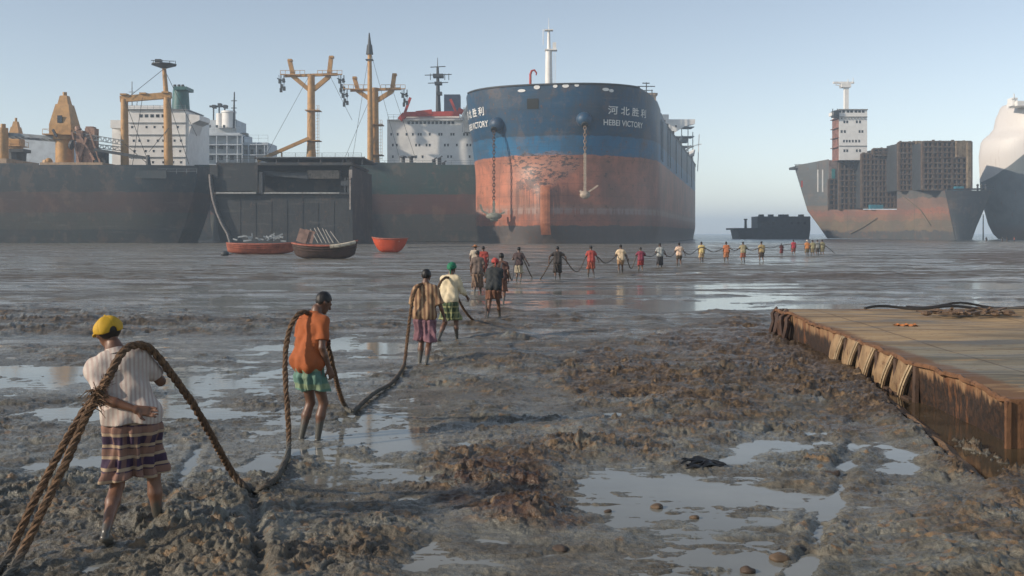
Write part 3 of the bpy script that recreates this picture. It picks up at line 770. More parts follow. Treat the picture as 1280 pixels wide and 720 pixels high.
# crane 1, the tapered column
c0 = P(81, 210, YA+9); zt = P(0, 118, YA+9)[2]
def crane(px, py0, py1, wpx, Y, par, jib=None, dark_foot=False, m_=None):
    w_ = wpx/F*Y; c = P(px, py0, Y); zt = P(0, py1, Y)[2]; b = MB(); hh = zt-c[2]
    b.cyl(c-(0, 0, 1), c+(0, 0, hh*.40), w_*.40, w_*.40, 16); b.cyl(c+(0, 0, hh*.40), c+(0, 0, hh*.46), w_*.56, w_*.56, 16)
    x, y, z = c
    s1, s2 = w_*.52, w_*.30
    for (za, zb, ra_, rb_) in ((hh*.46, hh*.60, w_*.50, w_*.50), (hh*.60, hh*.88, w_*.50, w_*.30), (hh*.88, hh, w_*.24, w_*.16)):
        v = []
        for q, rr in ((za, ra_), (zb, rb_)):
            for (i, j) in ((-1,-1),(1,-1),(1,1),(-1,1)): v.append((x+i*rr, y+j*rr, z+q))
        b.add(v, [(0,1,5,4),(1,2,6,5),(2,3,7,6),(3,0,4,7),(4,5,6,7),(0,3,2,1)])
    b.cyl((x, y, zt), (x, y, zt+.9), w_*.10, w_*.1, 8)
    o = b.build('crane_column', m_ or YEL, par, True)
    d = MB(); d.box(x-w_*.12, x+w_*.1, y-w_*.51, y-w_*.48, z+hh*.62, z+hh*.72); d.build('cab_window', DARKW, o)
    pl = MB(); pl.box(x-w_*.72, x+w_*.72, y-w_*.72, y+w_*.72, z+hh*.455, z+hh*.47)
    for i in (-1, 1):
        for j in (-1, 1): pl.bar((x+i*w_*.7, y+j*w_*.7, z+hh*.47), (x+i*w_*.7, y+j*w_*.7, z+hh*.47+1.1), .08)
        pl.bar((x+i*w_*.7, y-w_*.7, z+hh*.47+1.1), (x+i*w_*.7, y+w_*.7, z+hh*.47+1.1), .08)
    pl.bar((x-w_*.7, y-w_*.7, z+hh*.47+1.1), (x+w_*.7, y-w_*.7, z+hh*.47+1.1), .08); pl.build('platform', m_ or YEL, o)
    return o
crane(81, 212, 120, 27, YA+9, ra)
crane(20, 210, 152, 15, YA+14, ra)
b = MB(); b.cyl(P(4, 212, YA+6), P(4, 160, YA+6), 1.25, 1.1, 12); b.cyl(P(4, 160, YA+6), P(4, 155, YA+6), .6, .6, 8); b.build('kingpost', YEL, ra, True)
b = MB(); b.cyl(P(20, 208, YA+13), P(20, 190, YA+13), 2.2, 2.4, 12); b.pbox(11, 186, 29, 190, YA+10.5, 4); b.build('crane_pedestal', DKSTEEL, ra)
b = MB(); b.bar(P(0, 167, YA+7), P(76, 173, YA+7), .5, .8); b.bar(P(0, 170, YA+9), P(76, 176, YA+9), .4, .7)
for k in range(9): b.bar(P(k*8.4, 168+k*.66, YA+7), P(k*8.4+4, 170.5+k*.66, YA+9), .2)
b.build('crane_jib', GREYST, ra)
b = MB(); truss(b, P(92, 168, YA+7), P(152, 178, YA+7), 1.4, 1.1, 10); b.build('crane_jib', GREYST, ra)
b = MB(); truss(b, P(98, 180, YA+10), P(150, 186, YA+10), 1.2, .9, 8); b.build('crane_jib', GREYST, ra)
b = MB(); b.pbox(95, 163, 103, 208, YA+6, 2.2); b.pbox(106, 160, 118, 186, YA+7, 2.6); b.pbox(104, 182, 116, 209, YA+6, 3)
b.bar(P(96, 208, YA+5.5), P(108, 172, YA+5.5), .6); b.bar(P(100, 170, YA+5.5), P(118, 200, YA+5.5), .5); b.cyl(P(98, 163, YA+7), P(96, 158, YA+7), .9, .5, 8); b.pbox(107, 158, 116, 161, YA+7.2, 2)
b.bar(P(90, 165, YA+5), P(100, 209, YA+5), .35); b.bar(P(112, 165, YA+5), P(126, 206, YA+5), .35)
b.build('winch_house', paint('faded_orange', (.36, .2, .13), .5, (.16, .07, .05), .9), ra)
b = MB(); b.cyl(P(88, 180, YA+5), P(91, 181, YA+5), 1.1, 1.3, 12); b.cyl(P(124, 192, YA+5), P(128, 192, YA+5), 1.2, 1.0, 12); b.pbox(118, 190, 132, 209, YA+6, 2); b.bar(P(66, 162, YA+5), P(71, 171, YA+5), .5); b.build('cargo_winch', DKSTEEL, ra)
b = MB(); b.cyl(P(58, 204, YA+5), P(58, 200, YA+5), 1., .8, 10); b.ball(P(61, 202, YA+5), .9); b.build('capstan', YEL, ra)
# portal mast
b = MB(); Yp = YA+12
b.cyl(P(156, 216, Yp), P(155.5, 124, Yp), 1.0, .85, 14); b.cyl(P(211, 218, Yp), P(209, 122, Yp), 1.1, .9, 14)
pm = b.build('portal_mast', YEL, ra, True)
b = MB(); b.bar(P(151, 124, Yp), P(214, 119, Yp), 1.3, 1.5); b.cyl(P(208, 122, Yp), P(205, 84, Yp), .62, .5, 12)
for px in (156, 180, 208): b.box(P(px-4, 0, Yp)[0], P(px+4, 0, Yp)[0], Yp-1.1, Yp+1.1, P(0, 121-(px-156)*.05, Yp)[2]+.3, P(0, 119-(px-156)*.05, Yp)[2]+.3)
b.build('crossbeam', YEL, pm)
b = MB(); c = P(205, 84, Yp)
v = [];
b.cyl(c-(0, 0, .3), c+(0, 0, .55), .6, 3.1, 8); b.cyl(c+(0, 0, .55), c+(0, 0, .75), 3.1, 3.1, 8)
for dx in (-2.6, -1.2, 1.4, 2.8): b.bar(c+(dx, 0, .7), c+(dx, 0, 1.6), .12)
b.box(c[0]-2., c[0]-.6, c[1]-.7, c[1]+.7, c[2]+.7, c[2]+1.9); b.bar(c+(-2.8, -1, 1.5), c+(2.9, -1, 1.3), .15); b.build('lookout_platform', DKSTEEL, pm)
b = MB()
for a_, c_ in (((156, 126), (190, 214)), ((210, 124), (236, 205)), ((205, 86), (246, 170)), ((205, 86), (160, 122)), ((178, 122), (165, 210)), ((156, 180), (186, 206)), ((211, 160), (186, 190))):
    b.tube([P(*a_, Yp-1), P(*c_, Yp-1)], .07, 4)
b.build('rigging', DKSTEEL, pm)
b = MB(); b.bar(P(118, 187, YA+4), P(186, 198, YA+4), .6, .7); b.cyl(P(186, 215, YA+4), P(185, 194, YA+4), .8, .4, 8); b.build('derrick_boom', DKSTEEL, ra)
# deckhouse
YD = YA+24; dh = MB()
dh.pbox(159, 137, 232, 222, YD, 20); dh.pbox(159, 132, 206, 140, YD+1.5, 12); dh.pbox(138, 150, 160, 160, YD+1, 8); dh.pbox(140, 158, 162, 222, YD+6, 12)
x0 = P(232, 0, YD)[0]; dh.poly([(x0, P(0,142,YD)[2]), (P(249,0,YD)[0], P(0,144,YD)[2]), (P(249,0,YD)[0], P(0,150,YD)[2]), (P(240,0,YD)[0], P(0,154,YD)[2]), (P(236,0,YD)[0], P(0,166,YD)[2]), (x0, P(0,222,YD)[2])], YD+.3, YD+9)
dho = dh.build('deckhouse', WHITE, ra)
windows(dho, [(145, list(range(176, 218, 7)), 4.2, 3.4)], YD)
windows(dho, [(159, [165, 183, 193, 204, 222], 2.2, 2.4), (176, [167, 174, 185, 197, 204, 218, 226], 2.2, 2.4), (189, [168, 182, 192, 203, 214, 225], 2.2, 2.4), (203, [183, 191, 204, 216, 226], 2.2, 2.4)], YD)
b = MB(); b.pbox(157, 136, 234, 137, YD-.6, 14)
for py in (153, 168, 182, 196): b.pbox(159, py, 232, py+.5, YD-.35, .4)
b.build('deck_edge', GREYST, dho)
railing(dho, 160, 232, 136.5, YD-.3, 1.0, 1.6)
b = MB(); c = P(226, 142, YD+9); t = P(224, 112, YD+9)
b.cyl(c, (c[0], c[1], t[2]), 2.4, 2.0, 16); b.pbox(217, 108, 233, 112, YD+6, 6); fn = b.build('funnel', GREEN, dho, True)
b = MB()
for dx in (-1.0, .1, 1.1): b.cyl((t[0]+dx, t[1], t[2]), (t[0]+dx-.2, t[1], t[2]+1.3), .45, .4, 10)
b.build('exhaust_pipe', DKSTEEL, dho)
b = MB(); b.cyl(P(165, 133, YD+4), P(165, 102, YD+4), .18, .1, 6); b.bar(P(161, 115, YD+4), P(169, 115, YD+4), .15); b.cyl(P(171, 133, YD+4), P(172, 118, YD+4), .12, .08, 6); b.bar(P(163, 138, YD+3), P(176, 136, YD+3), .4); b.build('signal_mast', GREYST, dho)

# ---------------------------------------------------------------- hazy ship behind it
YG = 330.
rg = empty('cargo_ship', P(280, 300, YG)*np.array((1, 1, 0)), 0, 'hazy grey ship with open galleries and white vent tower, behind the freighter', 'ship')
lv = []
for py in np.linspace(214, 300, 8):
    z = H-(py-HZ)/F*YG; t = (py-214)/86; xe = P(345-20*t, 0, YG)[0]
    lv.append((z, [(-230, YG+24), (-230, YG), (xe-14, YG), (xe-5, YG+3), (xe, YG+10), (xe-8, YG+22)]))
loft_ship(lv[::-1], 'hull', HA, rg)
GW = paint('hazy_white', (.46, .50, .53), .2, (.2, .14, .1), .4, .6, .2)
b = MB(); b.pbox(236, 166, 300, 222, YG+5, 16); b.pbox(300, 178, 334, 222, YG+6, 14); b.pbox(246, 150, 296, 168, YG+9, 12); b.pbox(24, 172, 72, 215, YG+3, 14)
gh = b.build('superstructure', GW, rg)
b = MB()
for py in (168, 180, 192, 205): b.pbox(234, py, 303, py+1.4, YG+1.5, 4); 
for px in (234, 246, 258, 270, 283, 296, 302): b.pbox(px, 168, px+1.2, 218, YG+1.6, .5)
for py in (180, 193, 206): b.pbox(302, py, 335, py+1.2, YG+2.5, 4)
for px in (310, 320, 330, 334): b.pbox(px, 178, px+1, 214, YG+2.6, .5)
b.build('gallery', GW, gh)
windows(gh, [(183, [240, 252, 264, 276, 290], 5, 6), (197, [240, 252, 264, 276, 290], 5, 6), (190, [307, 315, 325], 4, 6), (158, [253, 262, 271, 280], 3, 3), (184, [32, 40, 48, 56, 64], 4, 4)], YG+5)
b = MB(); b.cyl(P(286, 160, YG+8), P(286, 141, YG+8), 2.3, 2.3, 16); b.cyl(P(286, 141, YG+8), P(286, 139, YG+8), 2.6, 2.4, 16); b.cyl(P(275, 160, YG+8), P(275, 142, YG+8), 1.3, 1.3, 12); b.build('vent_tower', WHITE, rg, True)
b = MB(); b.cyl(P(292, 160, YG+7), P(293, 115, YG+7), .5, .2, 8)
for py in (150, 135, 126): b.bar(P(289, py, YG+7), P(296, py, YG+7), .25)
for px, py in ((265, 131), (272, 129), (279, 131)): b.pbox(px, py, px+4, py+4, YG+7, 2); b.bar(P(px+2, 150, YG+8), P(px+2, py, YG+8), .4)
b.bar(P(262, 133, YG+8), P(285, 133, YG+8), .6); b.pbox(300, 166, 308, 170, YG+7, 3); b.bar(P(304, 180, YG+8), P(304, 168, YG+8), .5)
b.build('radar_mast', DKSTEEL, rg)
railing(rg, 300, 335, 177, YG+5, 2.2, 2.5)
railing(rg, 236, 300, 165, YG+5, 1.8, 2.5)
# ---------------------------------------------------------------- long freighter behind the cut hull: Y posts and white deckhouse
YC = 262.
rc = empty('freighter', P(520, 301, YC)*np.array((1, 1, 0)), 0, 'dark green hulled freighter with two yellow Y shaped masts and red topped deckhouse', 'ship')
lv = []
for py in np.linspace(206, 302, 12):
    z = H-(py-HZ)/F*YC; t = (py-206)/96
    xl = P(243+16*t, 0, YC)[0]; xe = P(640, 0, YC)[0]-1
    lv.append((z, [(xl+8, YC+27), (xl, YC+18), (xl-1, YC+9), (xl+2.5, YC+3), (xl+10, YC+.4*t*t*4), (xe, YC+.4*t*t*4), (xe+4, YC+14), (xe, YC+27)]))
HC = banded('green_hull', [(0, (.028, .040, .042)), (3.0, (.042, .048, .046)), (7.4, (.085, .042, .038)), (12.6, (.018, .052, .050))], .4, .12, None, .5, .55, (.10, .06, .05))
loft_ship(lv[::-1], 'hull', HC, rc)
b = MB(); b.pbox(442, 203.5, 545, 209, YC+.2, .3); b.pbox(545, 209, 600, 214, YC+.2, .3); b.pbox(243, 206, 300, 212, YC+.2, .3); b.build('bulwark', HC, rc)
b = MB(); b.pbox(470, 203, 482, 208, YC+4, 4); b.pbox(500, 203, 520, 208, YC+3, 5)
for px in (504, 514): b.cyl(P(px, 208, YC+4), P(px, 197, YC+4), .5, .5, 10); b.cyl(P(px, 197, YC+4), P(px, 195, YC+4), 1.1, .9, 10)
for px, py in ((540, 199), (547, 197), (552, 203)): b.pbox(px, py, px+4, py+9, YC+3, 2); b.bar(P(px, py+2, YC+2.8), P(px+6, py-2, YC+2.8), .3)
b.pbox(533, 208, 580, 214, YC+4, 4); b.build('deck_winches', DKSTEEL, rc)
railing(rc, 445, 600, 206, YC+.5, 1.1, 2.4)
def ypost(px, w_, top, Y, par, arms, base=205, cross=92):
    b = MB(); b.cyl(P(px, base+6, Y), P(px, top+6, Y), w_/2/F*Y, w_/2*.82/F*Y, 16); b.cyl(P(px, base+6, Y), P(px, base-14, Y), w_*.62/F*Y, w_*.5/F*Y, 16)
    post = b.build('mast_post', YEL, par, True)
    b = MB()
    for (dx, yb, yt, dx2) in arms:
        b.bar(P(px+(3 if dx > 0 else -3), yb, Y), P(px+dx, cross+4, Y), 1.15, 1.15); b.bar(P(px+dx, cross+5, Y), P(px+dx2, yt, Y), 1.1, 1.1); b.pbox(px+dx2-2.5, yt-1.5, px+dx2+2.5, yt+1, Y-.9, 1.8)
    xs_ = [a[0] for a in arms]
    b.bar(P(px+min(xs_)*1.5, cross+3, Y), P(px+max(xs_)*1.5, cross+1, Y), .8, .7); b.build('mast_arm', YEL, post)
    b = MB()
    for sgn in (-1, 1):
        e = px+sgn*max(abs(min(xs_)), max(xs_))*1.75
        for q in np.linspace(px+sgn*8, e, 6): b.bar(P(q, cross+2, Y-1), P(q, cross-4, Y-1), .12)
        b.bar(P(px+sgn*8, cross-4, Y-1), P(e, cross-4, Y-1), .12); b.bar(P(px+sgn*14, cross+2, Y-1), P(e, cross+1, Y-1), .8, .2)
    b.build('catwalk', YEL, post)
    b = MB()
    for sgn in (-1, 1):
        e = px+sgn*max(abs(min(xs_)), max(xs_))*1.7
        for k, (ox, oy) in enumerate(((-3, 9), (0, 15), (3, 8), (-1, 20), (4, 18))):
            b.bar(P(e+ox, cross+2, Y), P(e+ox*.8, cross+oy, Y), .12); b.pbox(e+ox*.8-1.3, cross+oy-2, e+ox*.8+1.5, cross+oy+3, Y-.4, .8)
        b.bar(P(e-5, cross+6, Y), P(e+5, cross+10, Y), .3)
    b.build('cargo_block', DKSTEEL, post)
    lad = MB()
    for d_ in (8, 9.8): lad.bar(P(px+d_, 200, Y-.5), P(px+d_, cross+40, Y-.5), .08)
    for py in range(int(cross+40), 200, 4): lad.bar(P(px+6, py, Y-.5), P(px+9.8, py, Y-.5), .07)
    for py in (cross+45, cross+83): lad.pbox(px-8, py, px+10, py+1, Y-2.2, 4)
    lad.build('ladder', YEL, post)
    return post
p1 = ypost(389, 11, 88, YC+12, rc, [(-22, 112, 75, -27), (22, 112, 71, 25)], 200, 92)
p2 = ypost(468, 12, 104, YC+12, rc, [(-20, 126, 97, -25), (22, 126, 93, 25)], 206, 110)
b = MB(); b.cyl(P(463, 205, YC+9), P(462, 66, YC+9), .85, .55, 12); b.build('topmast', YEL, p2, True)
b = MB(); b.cyl(P(462, 68, YC+9), P(462, 56, YC+9), 1.0, .7, 10); b.cyl(P(462, 56, YC+9), P(461.5, 41, YC+9), .5, .15, 8); b.box(*[P(457.5,0,YC+9)[0], P(466.5,0,YC+9)[0], YC+8, YC+10], P(0,68,YC)[2], P(0,67,YC)[2]); b.build('mast_head', DKSTEEL, p2)
b = MB(); b.bar(P(322, 201, YC+10), P(386, 173, YC+10), .9, .9); b.bar(P(352, 200, YC+10), P(352, 188, YC+10), .3); b.build('derrick_boom', YEL, rc)
b = MB()
for a_, c_ in (((388, 92), (330, 198)), ((468, 110), (430, 200)), ((462, 60), (500, 200)), ((462, 62), (440, 202)), ((490, 110), (520, 200)), ((411, 92), (440, 150))): b.tube([P(*a_, YC+9), P(*c_, YC+9)], .05, 4)
b.build('rigging', DKSTEEL, rc)
# red outreach arms by the deckhouse
YE = YC+20
b = MB(); b.pbox(484, 150, 597, 224, YE, 14); b.pbox(497, 147, 582, 151, YE+.8, 12); b.pbox(506, 141, 574, 151, YE+2.0, 9)
hc = b.build('deckhouse', WHITE, rc)
windows(hc, [(153.5, list(range(511, 570, 5)), 3.2, 3.0)], YE-.05)
windows(hc, [(168, [489, 497, 508, 516, 523, 526, 537, 549, 552, 564, 567, 580, 584], 2, 2.8), (181.5, [491, 496, 520, 524, 533, 537, 556, 560, 571, 584, 588], 2, 2.8), (196, [520, 528, 560, 564, 587, 491], 2, 2.8), (209, [564, 578], 2, 2.8)], YE)
b = MB(); zr = P(0, 146, YE)[2]
b.bar(P(500, 150, YE-.4), P(506, 143, YE-.4), 1.5, 1.5); b.bar(P(506, 143, YE-.4), P(574, 142, YE-.4), 1.1, 1.3); b.bar(P(574, 142, YE-.4), P(577, 136, YE-.4), 1.2, 1.5)
b.bar(P(505, 144, YE-.4), P(513, 122, YE-.4), .7, .7); b.bar(P(571, 142, YE-.4), P(563, 124, YE-.4), .7, .7); b.bar(P(520, 142, YE-.4), P(540, 140, YE-.4), 1.4, 1.3)
b.build('bridge_canopy', RED, hc)
b = MB(); b.pbox(484, 149.3, 599, 150.4, YE-.7, 14); b.build('bridge_deck', WHITE, hc)
railing(hc, 485, 506, 149, YE-.5, 1.3, 1.2); railing(hc, 578, 596, 149, YE-.5, 1.3, 1.2)
b = MB(); b.pbox(555, 118, 575, 140, YE+4, 5); b.build('funnel', paint('funnel_navy', (.035, .055, .10), .2, (.06, .04, .04), 1), hc)
b = MB(); b.cyl(P(548, 141, YE+5), P(547, 84, YE+5), .8, .35, 10); b.cyl(P(547, 84, YE+5), P(547, 72, YE+5), .15, .08, 6)
for py, e in ((94, 16), (104, 12), (84, 9)): b.bar(P(547-e, py, YE+5), P(547+e*1.1, py-1, YE+5), .22); 
b.pbox(541, 92, 554, 96, YE+4, 3); b.pbox(543, 102, 552, 105, YE+4, 3); b.box(*[P(544,0,YE)[0], P(551,0,YE)[0], YE+4, YE+6], P(0,116,YE)[2], P(0,112,YE)[2])
for px in (538, 556, 561): b.bar(P(px, 100, YE+5), P(px, 92, YE+5), .18)
b.build('radar_mast', DKSTEEL, hc)
b = MB(); b.pbox(580, 136, 597, 165, YE-6, 4); b.bar(P(576, 150, YE-7), P(590, 120, YE-7), .5)
for k in range(6): b.bar(P(578+k*3, 165, YE-7), P(580+k*3, 134-k, YE-7), .2)
b.build('deck_gear', GREYST, rc)

# ---------------------------------------------------------------- cut open hull section
YB = 212.
rb = empty('hull_section', P(352, 304, YB)*np.array((1, 1, 0)), 0, 'black sawn off ship hull section, cut open to its decks, behind the wooden boats', 'ship')
BLK = banded('black_hull', [(0, (.020, .024, .026)), (2.5, (.013, .017, .020)), (11, (.020, .025, .028))], .6, .3, None, .5, .65, (.07, .045, .035))
def zpy(py, Y): return H-(py-HZ)/F*Y
# outer shell as a rim that follows the frame curve
rimL = [(262, 218), (263, 232), (266, 250), (271, 266), (277, 280), (284, 292), (288, 306)]
rimR = [(441, 306), (441, 292), (440.5, 270), (440, 250), (440, 208)]
out_ = [(P(px, py, YB)[0], P(px, py, YB)[2]) for px, py in rimL+rimR]
b = MB()
inn = [(x+(.55 if i < len(rimL) else -.55), z) for i, (x, z) in enumerate(out_)]
for ring, flip in ((out_, 0), (inn, 1)):
    A_ = np.array([[(x, y, z) for x, z in ring] for y in (YB, YB+30)]); b.grid(A_)
for i in range(len(out_)-1):
    for yy in (YB, YB+30): b.add([(out_[i][0], yy, out_[i][1]), (out_[i+1][0], yy, out_[i+1][1]), (inn[i+1][0], yy, inn[i+1][1]), (inn[i][0], yy, inn[i][1])], [(0, 1, 2, 3)])
for i in (0, len(out_)-1): b.add([(out_[i][0], YB, out_[i][1]), (out_[i][0], YB+30, out_[i][1]), (inn[i][0], YB+30, inn[i][1]), (inn[i][0], YB, inn[i][1])], [(0, 1, 2, 3)])
b.build('hull_shell', BLK, rb)
b = MB(); e = [(x, YB-.08, z) for x, z in out_[:7]]; b.tube(e, .22, 6); b.build('cut_edge', paint('cut_edge', (.34, .30, .27), .45, (.2, .1, .07), 1.2), rb)
b = MB(); b.pbox(436, 212, 440, 222, YB-.1, .5); b.pbox(436.5, 222, 438.5, 262, YB-.12, .3); b.build('frame_edge', paint('cut_edge', (.34, .30, .27)), rb)
# bulkheads and decks
b = MB(); b.poly([(P(268,0,YB+1)[0], zpy(243, YB)), (P(437,0,YB+1)[0], zpy(243, YB)), (P(438,0,YB+1)[0], zpy(306, YB)), (P(291,0,YB+1)[0], zpy(306, YB)), (P(276,0,YB+1)[0], zpy(272, YB))], YB+.9, YB+1.3)
b.pbox(266, 206, 322, 239, YB+1.0, .4); b.pbox(322, 214, 440, 242, YB+9, .4); b.build('bulkhead', BLK, rb)
for k in range(7):
    b = MB(); px = 300+k*19.5; b.pbox(px, 246+(k*7)%9, px+.6, 303, YB+.82, .07); b.build('stiffener', BLK, rb)
b = MB(); b.pbox(264, 240.5, 322, 243, YB-.1, 9); b.pbox(322, 240.5, 440, 243, YB+.2, 9); b.build('tween_deck', BLK, rb)
PALE = paint('pale_edge', (.40, .40, .38), .35, (.2, .12, .09), 1.5)
b = MB(); b.pbox(270, 240.2, 320, 242, YB-.22, .1); b.pbox(330, 240.4, 424, 242, YB+.08, .1); b.build('deck_edge', PALE, rb)
b = MB(); b.pbox(324, 215, 328, 241, YB+.3, 2); b.bar(P(328, 216, YB+3), P(385, 221, YB+3), .5, .9); b.pbox(328, 216, 384, 218, YB+3, 3); b.build('pipe_frame', DKSTEEL, rb)
b = MB(); b.pbox(384, 213, 424, 223, YB+3.2, 2.5); b.build('hatch_side', paint('tan_panel', (.25, .2, .15), .5, (.1, .06, .04), 1), rb)
b = MB(); b.pbox(270, 203, 440, 206.5, YB+1, 25); b.pbox(262, 206, 272, 222, YB+.6, .4); b.pbox(318, 196.5, 455, 198.3, YB+2, 20)
for px in (345, 372, 400, 428, 452): b.pbox(px, 198, px+1.3, 206, YB+2.2, .4)
b.pbox(432, 198, 438, 206, YB+2.5, 5); b.build('upper_deck', BLK, rb)
b = MB(); b.pbox(322, 195.8, 456, 196.8, YB+1.7, .3); b.build('deck_pipe', GREYST, rb)
railing(rb, 272, 318, 205, YB+1.2, 1.2, 2.0, DKSTEEL); railing(rb, 320, 452, 196.4, YB+2.4, .9, 2.6, DKSTEEL)
b = MB()
for px in (430, 434): b.pbox(px, 222, px+2, 240, YB+.5, 1.5)
b.pbox(426, 226, 436, 232, YB+.4, 1); b.build('side_tank', DKSTEEL, rb)
b = MB()
random.seed(3)
for k in range(26):
    px = random.uniform(296, 360); a_ = P(px, random.uniform(296, 301), YB-1-random.random()*3); b.bar(a_, a_+(random.uniform(-2, 2), random.uniform(-.5, .5), random.uniform(-.3, .9)), .14, .3)
tag(b.build('scrap_heap', GREYST), 'pale scrap plates scattered at the foot of the sawn off hull', 'scrap')

# ---------------------------------------------------------------- container ship being cut, right
rd_ = empty('container_ship', P(1110, 299, 345)*np.array((1, 1, 0)), 0, 'rusty part dismantled container ship with dark cell racks and a white tower', 'ship')
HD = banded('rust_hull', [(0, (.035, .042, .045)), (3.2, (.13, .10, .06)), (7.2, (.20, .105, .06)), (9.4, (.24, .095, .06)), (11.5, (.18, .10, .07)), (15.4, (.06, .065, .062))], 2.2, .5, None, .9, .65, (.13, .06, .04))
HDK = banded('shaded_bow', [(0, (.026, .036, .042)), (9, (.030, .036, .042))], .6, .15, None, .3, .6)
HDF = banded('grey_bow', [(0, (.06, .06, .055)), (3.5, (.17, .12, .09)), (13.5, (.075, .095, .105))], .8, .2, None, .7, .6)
YL, YR = 410., 340.
def Yat(px): return YL + (YR-YL)*(px-993)/(1240-993)
def stemL(py): return np.interp(py, [195, 207, 235, 262, 285, 300], [1000, 994, 999, 1009, 1019, 1033])
def side(py_list, pxl, pxr, name, m_, thick=27.):
    rows_ = []
    for (tz, fl, fr) in py_list:
        r_ = []
        for t in np.linspace(0, 1, 14):
            px = fl+(fr-fl)*t; Y = Yat(px); q = P(px, 0, Y); r_.append((q[0], Y, None))
        rows_.append((tz, r_))
    return rows_
# lower strake whole length; py measured at YR scale -> height constant in metres, so convert once at each px
def zat(px, py): return H-(py-HZ)/F*Yat(px)
def shell(top, bot, name, m_, n_=24, depth=27., lean=0.0):
    """top/bot: functions t->(px, py) along the side; builds a thick hull wall with its deck"""
    b = MB(); F_ = []; 
    for t in np.linspace(0, 1, n_):
        (pa, ya), (pb, yb) = top(t), bot(t)
        colu = []
        for s_ in np.linspace(0, 1, 6):
            px = pa+(pb-pa)*s_; py = ya+(yb-ya)*s_; Y = Yat(px)+lean*s_*s_; q = P(px, py, Y); colu.append(q)
        F_.append(colu)
    A_ = np.array(F_); b.grid(A_)
    back = A_.copy(); back[:, :, 0] *= 1+depth/back[:, :, 1]*1.02; back[:, :, 1] += depth
    b.grid(back)
    for (i0, j0) in (('t', 0), ('t', -1)):
        e0 = A_[:, j0]; e1 = back[:, j0]; b.grid(np.array([e0, e1]))
    for i in (0, -1): b.grid(np.array([A_[i], back[i]]))
    return b.build(name, m_, rd_, False)
lerp = lambda a, b_, t: a+(b_-a)*t
shell(lambda t: (lerp(1009, 1186, t), lerp(262, 262, t)), lambda t: (lerp(1034, 1194, t), lerp(298, 300, t)), 'hull_side', HD)
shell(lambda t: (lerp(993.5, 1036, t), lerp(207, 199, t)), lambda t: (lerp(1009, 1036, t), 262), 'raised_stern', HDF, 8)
shell(lambda t: (lerp(1121, 1181, t), lerp(238, 238.5, t)), lambda t: (lerp(1121, 1186, t), 262), 'raised_side', HD, 8)
# the turned bow: from shoulder round to the stem
b = MB(); A_ = []
for s_ in np.linspace(0, 1, 9):
    py = lerp(238, 300, s_); pxa = lerp(1181, 1195, s_); pxb = np.interp(s_, [0, .35, .8, 1], [1241, 1231, 1219, 1215])
    r_ = []
    for t in np.linspace(0, 1, 9):
        px = pxa+(pxb-pxa)*t; Y = Yat(pxa) + 1.0*math.sin(t*math.pi/2)*-2 + 8*t**2; r_.append(P(px, py, Y))
    q = r_[-1]; r_.append(q+(-4, 22, 0)); q0 = r_[0]; r_.append(q0+(0, 27, 0)); A_.append(r_)
A_ = np.array(A_); b.grid(A_, closed=True); nn_ = A_.shape[1]; b.f.append(tuple(range(nn_)))
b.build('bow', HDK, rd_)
b = MB(); b.bar(P(1183, 237, YR-1.5), P(1241, 236, YR+6), .5, .6); b.build('bow_rail', DKSTEEL, rd_)
for px in (1222, 1227, 1232): b = MB(); b.cyl(P(px, 238, YR+4), P(px, 232, YR+4), .35, .3, 8); b.ball(P(px, 231.5, YR+4), .45); b.build('bollard', DKSTEEL, rd_)
def rack(px0, py0, px1, py1, nC, nR, dY=0, dep=14., m_=None, cols=None):
    Y = Yat((px0+px1)/2)+3+dY; b = MB(); b.pbox(px0+.3, py0+1, px1-.3, py1, Y+1.2, dep-1.2)
    o = b.build('cargo_rack', DKSTEEL if m_ is None else m_, rd_)
    g_ = MB()
    for i in range(nC+1):
        px = px0+(px1-px0)*i/nC; wd = .42 if i % 2 == 0 else .24; a_ = P(px, py1, Y); t_ = P(px, py0, Y); g_.box(a_[0]-wd, a_[0]+wd, Y-.2, Y+1.3, a_[2], t_[2])
    for j in range(nR+1):
        py = py0+(py1-py0)*j/nR; a_ = P(px0, py, Y); c_ = P(px1, py, Y); g_.box(a_[0], c_[0], Y-.35, Y+1.3, a_[2]-.3, a_[2]+.3)
    random.seed(int(px0))
    for k in range(nC*nR//3):
        i = random.randrange(nC); j = random.randrange(nR)
        xa = px0+(px1-px0)*i/nC; xb = px0+(px1-px0)*(i+1)/nC; ya = py0+(py1-py0)*j/nR; yb = py0+(py1-py0)*(j+1)/nR
        if random.random() < .5: g_.bar(P(xa, ya, Y+.3), P(xb, yb, Y+.3), .22)
        else: g_.pbox(xa, ya, lerp(xa, xb, random.uniform(.4, 1)), yb, Y+.4, .5)
    for k in range(nC): 
        if random.random() < .6: px = lerp(px0, px1, (k+random.random()*.6)/nC); g_.pbox(px, py0-random.uniform(.5, 2.5), px+random.uniform(1, 3), py0+.5, Y, 1.)
    g_.build('cell_guide', m2_rack, o)
    return o
m2_rack = paint('rack_steel', (.14, .12, .095), .9, (.12, .07, .04), .5, .75, .5)
m3_rack = paint('rack_tan', (.24, .18, .11), .6, (.14, .08, .04), .5, .75, .4)
rack(1036, 224, 1056, 263, 3, 6); rack(1050, 197, 1078, 262, 5, 9); rack(1078, 192, 1123, 260, 9, 10, 1.5); rack(1092, 186, 1123, 194, 5, 2, 2.5); rack(1124, 178, 1154, 238, 6, 9, -2)
rack(1154, 177, 1214, 237, 10, 9, -1)
for px0, py0, px1, py1 in ((1146, 176, 1152, 236), (1196, 176, 1210, 196), (1124, 178, 1129, 237), (1210, 178, 1214, 236)):
    b = MB(); b.pbox(px0, py0, px1, py1, Yat(px0)-1.5, 1.4); b.build('rack_post', m3_rack, rd_)
